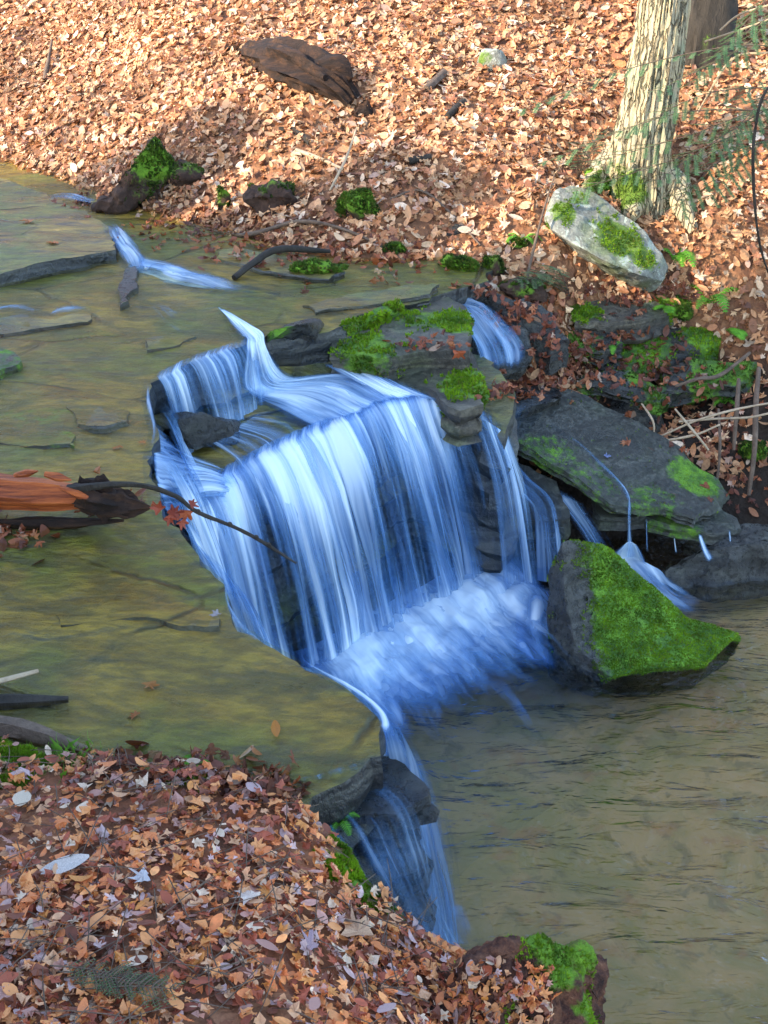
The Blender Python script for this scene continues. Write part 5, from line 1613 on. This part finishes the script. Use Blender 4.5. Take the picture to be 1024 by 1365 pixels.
# ---- hemlock sapling whose twigs cross in front of the tree
def spray(path, rad, seed, width=0.12, nl=0.018, dens=1.0):
    rr = np.random.RandomState(seed)
    P = catmull(path, 22)
    B, Nd = Soup(), Soup()
    V, F = tube_geo(P, rad, 5, n=20)
    B.add(V, F)
    for k in range(4, 22):
        t = P[min(k + 1, 21)] - P[k - 1]
        t /= np.linalg.norm(t)
        sd_ = np.cross(t, [0, 0, 1]); sd_ /= np.linalg.norm(sd_) + 1e-9
        for s in (1, -1):
            if rr.rand() > 0.85 * dens:
                continue
            L = width * (0.35 + 0.65 * math.sin(math.pi * (k - 2) / 22)) * rr.uniform(.6, 1.2)
            e = P[k] + (sd_ * s * .85 + t * .55) * L + [0, 0, rr.normal(-.15, .12) * L]
            V, F = tube_geo([P[k], (P[k] + e) / 2 + [0, 0, .005], e], [0.0022, 0.001], 3, n=4); B.add(V, F)
            u = (e - P[k]) / np.linalg.norm(e - P[k])
            w = np.cross(u, [0, 0, 1]); w /= np.linalg.norm(w) + 1e-9
            nn_ = int(L / 0.0075)
            for j in range(nn_):
                q = P[k] + (e - P[k]) * (j + .5) / nn_
                for ss in (1, -1):
                    tip = q + (w * ss + u * .5 + rr.normal(0, .12, 3)) * nl * rr.uniform(.7, 1.1)
                    wd = u * nl * .16
                    Nd.add([q - wd, tip, q + wd], [(0, 1, 2)], 0.0)
    return B, Nd
gs = on_hill(1080, 330)
hs = tree_root('hemlock_sapling', gs, 'young hemlock sapling reaching green needled twigs across the big trunk', 'sapling')
sy = 9.1
stem = [gs - [0, 0, .1], gs + [0.02, -.05, .8], gs + [0.0, -.1, 1.7], gs + [0.05, -.1, 2.8]]
adopt(tube('stem', stem, [0.035, 0.028, 0.02, 0.006], M_TWIG, None, 10, 0.08, 3, n=20), hs)
SC = catmull(stem, 40)
for i, (f, tx, ty, yy, ms) in enumerate([(12, 770, 245, 8.9, .20), (14, 800, 205, 8.9, .2), (16, 730, 205, 9.0, .16), (18, 850, 160, 8.8, .2), (21, 700, 135, 9.1, .14), (24, 880, 110, 8.8, .18), (26, 930, 95, 8.9, .16), (14, 900, 265, 8.7, .2), (10, 950, 250, 8.7, .2), (28, 960, 60, 8.9, .16), (20, 960, 190, 8.6, .18), (17, 880, 230, 8.7, .2), (23, 990, 120, 8.5, .15)]):
    b = SC[f]
    e = D(tx, ty, yy)
    w1, w2 = rr.normal(0, .05, 3), rr.normal(0, .05, 3)
    B, Nd = spray([b, b + (e - b) * .3 + [0, 0, .16] + w1, b + (e - b) * .65 + [0, 0, .15] + w2, e - [0, 0, .05]], [0.007, 0.0015], 400 + i, ms * 1.25, 0.026, 1.0)
    br = B.make('branch', M_TWIG, None); adopt(br, hs)
    nd = Nd.make('needles', M_NEEDLE, br, 'dry', False); nd['kind'] = 'stuff'
for (tx0, ty0, tx, ty, yy, sd_, lab) in [(760, 395, 712, 372, 8.75, 1, 'drooping hemlock twig in front of the dark root lump'), (770, 240, 790, 190, 9.4, 2, 'upright green hemlock twig at the foot of the big tree')]:
    b, e = on_hill(tx0, ty0), D(tx, ty, yy)
    hb = tree_root('hemlock_twig', b, lab, 'twig', 'hemlock twigs')
    for j in range(3):
        ee = e + np.array([0.12 * (j - 1), 0, 0.05 * j])
        B, Nd = spray([b, (b + ee) / 2 + [0, 0, .06], ee], [0.006, 0.0015], 440 + sd_ * 5 + j, .14, .018, .8)
        br = B.make('branch', M_TWIG, None); adopt(br, hb)
        nd = Nd.make('needles', M_NEEDLE, br, 'dry', False); nd['kind'] = 'stuff'
# green sprig lying on the near bank
g = on_bank(150, 1325)
hb = tree_root('hemlock_sprig', g, 'green hemlock sprig lying on the leaves at the lower left', 'sprig')
for j in range(5):
    a_, b_ = on_bank(70 + j * 10, 1305 + j * 8) + [0, 0, .05], on_bank(180 + j * 14, 1325 + j * 5) + [0, 0, .055 + .005 * j]
    B, Nd = spray([a_, (a_ + b_) / 2 + [0, 0, .012], b_], [0.0025, 0.001], 460 + j, .055, .009, 0.6)
    br = B.make('branch', M_TWIG, None); adopt(br, hb)
    nd = Nd.make('needles', M_NEEDLE, br, 'dry', False); nd['kind'] = 'stuff'
# dark twig hanging at the right edge, brush and roots
def bare(name, pts, rads, mat, lab, cat, grp, seg=6, seed=1):
    o = tube(name, [D(*p) for p in pts], rads, mat, None, seg, 0.1, seed, (5, 8), len(pts) * 6)
    thing(o, lab, cat, grp)
    return o
bare('bare_twig', [(1060, 90, 8.5), (1022, 120, 8.4), (1008, 165, 8.4), (1004, 230, 8.4), (1012, 320, 8.5), (1030, 380, 8.7)], [0.008, 0.011, 0.012, 0.01, 0.008, 0.006], M_DARKBARK, 'dark curved bare twig hanging at the right edge of the picture', 'twig', 'bare twigs on the right')
for i, (pts, lab) in enumerate([
        ([(880, 582, 8.1), (930, 560, 8.0), (985, 545, 7.95), (1040, 535, 7.9)], 'long pale twig crossing the dark hollow, upper one'),
        ([(905, 562, 8.05), (960, 558, 8.0), (1000, 556, 7.9), (1050, 545, 7.9)], 'pale twig lying just under the upper long twig'),
        ([(870, 590, 8.0), (925, 580, 7.95), (960, 566, 7.9)], 'short grey twig at the tip of the tilted slab'),
        ([(900, 545, 8.1), (925, 575, 7.95), (945, 600, 7.9)], 'thin grey twig slanting down across the pale twigs'),
        ([(850, 530, 8.4), (870, 560, 8.15), (872, 580, 8.1)], 'fine bare twig hanging over the large tilted slab'),
        ([(960, 40, 10.5), (985, 20, 10.4), (1030, 5, 10.2)], 'bare twig in the upper right corner, top one'),
        ([(940, 55, 10.5), (980, 42, 10.3), (1030, 24, 10.1)], 'bare twig in the upper right corner, second one'),
        ([(930, 150, 9.6), (975, 80, 9.4), (1024, 70, 9.2)], 'long bare twig right of the big tree')]):
    bare('bare_twig', pts, [0.007, 0.010, 0.007], M_PALETWIG, lab, 'twig', 'bare twigs on the right', seed=i)
for i, (pts, r, lab) in enumerate([
        ([(1012, 490, 8.5), (1008, 540, 8.2), (1006, 600, 8.0), (998, 660, 7.9)], .022, 'upright dead stem at the right edge, thickest'),
        ([(985, 505, 8.4), (982, 550, 8.2), (978, 600, 8.1)], .018, 'upright dead stem left of the thickest one'),
        ([(958, 545, 8.3), (960, 600, 8.05), (955, 650, 7.95)], .012, 'thin root hanging in the dark hollow'),
        ([(1000, 470, 8.7), (960, 500, 8.5), (930, 505, 8.4), (900, 515, 8.4)], .016, 'pale root running across the leaves above the hollow')]):
    bare('dead_sapling' if i < 2 else 'dry_root', pts, [r * .8, r, r * .7], M_TWIG, lab, 'stem' if i < 2 else 'root', 'stems and roots on the right', 8, 30 + i)

# ---- broken red log on the ledge with a twig hanging over the fall
lr = empty('broken_log', D(60, 690, 4.9))
thing(lr, 'broken log with bright orange red wood lying on the ledge', 'log')
lgp = [D(-260, 640, 5.1), D(-100, 648, 5.0), D(30, 657, 4.93), D(95, 661, 4.9), D(140, 664, 4.88)]
adopt(tube('log_body', lgp, [0.11, 0.11, 0.105, 0.10, 0.085, 0.05], M_REDWOOD, None, 26, 0.16, 81, (1.2, 10), 60, 35, None, 0.85), lr)
adopt(tube('bark_strip', [D(-120, 696, 4.96), D(20, 700, 4.88), D(90, 697, 4.86), D(165, 694, 4.84)], [0.03, 0.04, 0.035, 0.006], M_ROTTEN, None, 12, 0.35, 82, (3, 9), 40, 35), lr)
adopt(tube('rotten_end', [D(105, 655, 4.9), D(140, 664, 4.86), D(172, 672, 4.84), D(200, 676, 4.82)], [0.06, 0.08, 0.05, 0.008], M_ROTTEN, None, 22, 0.6, 83, (7, 14), 44, 28), lr)
for j, (p0, p1) in enumerate([((80, 650), (128, 668)), ((20, 634), (50, 628)), ((60, 632), (95, 640)), ((100, 672), (170, 690))]):
    adopt(tube('splinter', [D(*p0, 4.82), (D(*p0, 4.82) + D(*p1, 4.79)) / 2, D(*p1, 4.78)], [0.012, 0.02, 0.004], M_REDWOOD if j < 3 else M_ROTTEN, None, 7, 0.3, 84 + j, n=10, sharp=30), lr)
hbp = [D(90, 652, 4.83), D(150, 646, 4.82), D(195, 648, 4.81), D(235, 662, 4.8), D(262, 682, 4.79), D(320, 706, 4.76), D(352, 724, 4.74), D(395, 751, 4.72)]
hb = empty('dead_branch', hbp[0])
thing(hb, 'thin dark branch with red leaves poking out over the main fall', 'branch')
adopt(tube('stem', hbp, [0.02, 0.017, 0.013, 0.011, 0.010, 0.009, 0.009, 0.005], M_DARKBARK, None, 8, 0.18, 90, (9, 8), 70), hb)
for kx in (0.55, 0.68, 0.8, 0.86):
    c_ = catmull(hbp, 100)[int(kx * 100)]
    adopt(tube('knot', [c_ - [.008, 0, 0], c_ + [0, 0, .004], c_ + [.009, 0, -.002]], [0.008, 0.014, 0.008], M_DARKBARK, None, 7, 0.2, 91, n=6), hb)
for j, (a, b, s) in enumerate([(212, 678, .085), (232, 684, .09), (248, 684, .10), (226, 690, .08), (256, 672, .06), (205, 672, .06), (243, 696, .07)]):
    p = D(a, b, 4.78 + .01 * (j % 3))
    o = one_leaf(p, np.array([rr.normal(0, .4), -0.9, 0.35]), s, j % 7, [(0.30, 0.05, 0.02), (0.22, 0.035, 0.02), (0.40, 0.09, 0.03)][j % 3], rr.uniform(0, 6.28), 0.25, rr, hb)

# ---- sticks at the lower left and the stump at the lower right
def lay(name, pts, rads, mat, lab, cat, lift, seed, rough=0.15, seg=12):
    P = []
    for a, b in pts:
        h = sight(a, b)
        P.append(h[0] + np.array([0, 0, lift]))
    o = tube(name, P, rads, mat, None, seg, rough, seed, (4, 8), 36, 45)
    thing(o, lab, cat, 'drift sticks on the near edge')
lay('drift_log', [(-70, 978), (0, 975), (60, 988), (118, 1006)], [0.05, 0.045, 0.04, 0.015], M_TWIG, 'reddish brown drift log half buried at the near bank edge', 'log', 0.02, 41)
lay('drift_log', [(-60, 945), (0, 942), (50, 940), (92, 938)], [0.035, 0.032, 0.026, 0.012], M_DARKBARK, 'dark wet drift log lying in the shallow water at the left', 'log', 0.02, 42)
lay('stick', [(-50, 938), (0, 926), (54, 911)], [0.011, 0.012, 0.009], M_PALETWIG, 'pale bare stick resting on the dark drift log', 'stick', 0.06, 43, 0.08, 8)
for a, b, n_ in [(90, 1018, 90), (60, 1006, 40)]:
    S = Soup()
    g = sight(a, b)[0]
    for j in range(n_):
        r0 = g + np.r_[rr.normal(0, .05, 2), -0.01]
        d = np.r_[rr.normal(0, .4, 2), 1.0]; d /= np.linalg.norm(d)
        L = rr.uniform(.04, .10)
        sd_ = np.cross(d, rr.normal(0, 1, 3)); sd_ /= np.linalg.norm(sd_)
        dr_ = np.r_[rr.normal(0, .03, 2), -.01]
        S.add([r0 - sd_ * .0015, r0 + sd_ * .0015, r0 + d * L * .6 + sd_ * .0012, r0 + d * L + dr_, r0 + d * L * .6 - sd_ * .0012], [(0, 1, 2, 3, 4)], 0.2)
    o = S.make('grass', M_FERN, None, 'dry', False)
    thing(o, 'tuft of fine grass on the mossy edge of the near bank', 'grass', None, 'stuff')
pb = [on_bank(600, 1320), on_bank(700, 1340)]
yy = 2.52
sp = [D(572, 1372, 2.36), D(590, 1325, 2.36), D(628, 1282, 2.42), D(690, 1264, 2.52), D(745, 1256, 2.60), D(788, 1264, 2.62), D(804, 1300, 2.60), D(800, 1330, 2.55), D(770, 1345, 2.5), D(790, 1400, 2.40), D(690, 1420, 2.28), D(600, 1420, 2.26),
      D(700, 1300, 2.95), D(780, 1310, 2.92), D(700, 1420, 2.7), D(790, 1440, 2.7)]
zt = sp[4][2]
stump = rock('stump', sp, M_CRUMBLE, 0.022, 0.055, 231, lambda V: np.clip(world_moss([(D(735, 1268, 2.56), 0.12, 1.0), (D(780, 1275, 2.58), 0.08, 0.9), (D(690, 1275, 2.5), 0.05, 0.6), (D(790, 1352, 2.45), 0.07, 0.9)])(V) * 0.8 + 0.35 * fbm(V * 9, 3, 3), 0, 1), None, None, 0.008, 7.0)
thing(stump, 'crumbling dark rotten stump with yellow green moss at the pool edge', 'stump')
tufts(stump, 3500, 0.010, 0.62, seed=232)
for j, (a, b, s) in enumerate([(690, 1318, .06), (650, 1335, .07), (672, 1350, .05)]):
    h = sight(a, b)
    if h is not None:
        o = one_leaf(h[0] + h[1] * .012, h[1], s, [1, 3, 8][j], [(0.46, 0.24, 0.12), (0.40, 0.14, 0.06), (0.5, 0.3, 0.18)][j], rr.uniform(0, 6), 0.1, rr, None, 'fallen_leaf')
        thing(o, ['tan leaf stuck on the side of the rotten stump, top one', 'orange leaf at the left foot of the rotten stump', 'buff leaf at the foot of the rotten stump, lowest'][j], 'leaf', 'leaves on the rotten stump')

PP, NN = [], []
bpy.context.view_layer.update()
DG = bpy.context.evaluated_depsgraph_get()
for _ in range(260):
    h = sight(rr.uniform(585, 735), rr.uniform(1285, 1365))
    if h is not None and h[1][2] > -0.2 and h[0][1] < 3.0:
        PP.append(h[0]); NN.append(h[1])
leaf_soup('leaf_litter', np.array(PP), np.array(NN), rr.uniform(0.02, 0.055, len(PP)), PAL_NEAR, W_NEAR, M_LEAF, stump, 612, 0.4, 0.02)

# ---- unseen hemlocks added left of the frame to shade the stream
def shade_evergreen(x, y, z, h, seed):
    rr = np.random.RandomState(seed)
    e = tree_root('unseen_shade_hemlock', (x, y, z), 'unseen hemlock tree added at the left to shade the stream', 'tree', 'added hemlock trees left of the frame')
    adopt(tube('trunk', [(x, y, z - .3), (x + .05, y, z + h * .5), (x, y, z + h)], [0.24, 0.16, 0.03], M_DARKBARK, None, 10, .08, seed, n=14), e)
    n = 1500 if y > 5.2 else 3600
    t = rr.rand(n) ** 0.8
    hh = z + 1.2 + (h - 1.2) * t
    rad = (0.35 + 2.1 * (1 - t)) * np.sqrt(rr.rand(n))
    lay_ = np.floor(hh * 1.6)
    az = rr.uniform(0, 6.283, n)
    az = az + 0.4 * np.sin(az * 5 + lay_ * 2.1)
    P = np.c_[x + np.cos(az) * rad, y + np.sin(az) * rad, hh - rad * 0.28]
    a = rr.normal(0, 1, (n, 3)) * [1, 1, .3]; a /= np.linalg.norm(a, axis=1, keepdims=True)
    b = np.cross(a, rr.normal(0, .35, (n, 3)) + [0, 0, 1]); b /= np.linalg.norm(b, axis=1, keepdims=True)
    s = rr.uniform(.12, .34, (n, 1))
    V = np.stack([P - a * s, P - b * s * .55, P + a * s, P + b * s * .55], 1).reshape(-1, 3)
    cr = mesh_obj('crown', V, np.arange(n * 4).reshape(-1, 4), M_DARKNEEDLE, None, False, None, {'dry': np.zeros(n * 4)})
    adopt(cr, e)
for i, (x, y, h) in enumerate([(-7.0, 3.4, 9.5), (-9.2, 1.2, 11), (-8.6, 4.6, 5.2), (-11.0, 3.4, 7.0), (-9.6, 5.5, 6.4), (-10.8, 7.0, 6.2), (-10.2, -1.6, 11), (-12.5, 1.4, 12), (-7.4, -1.2, 10), (-9.4, -4.2, 11), (-12.8, -2.2, 12)]):
    shade_evergreen(x, y, 1.4, h, 500 + i)
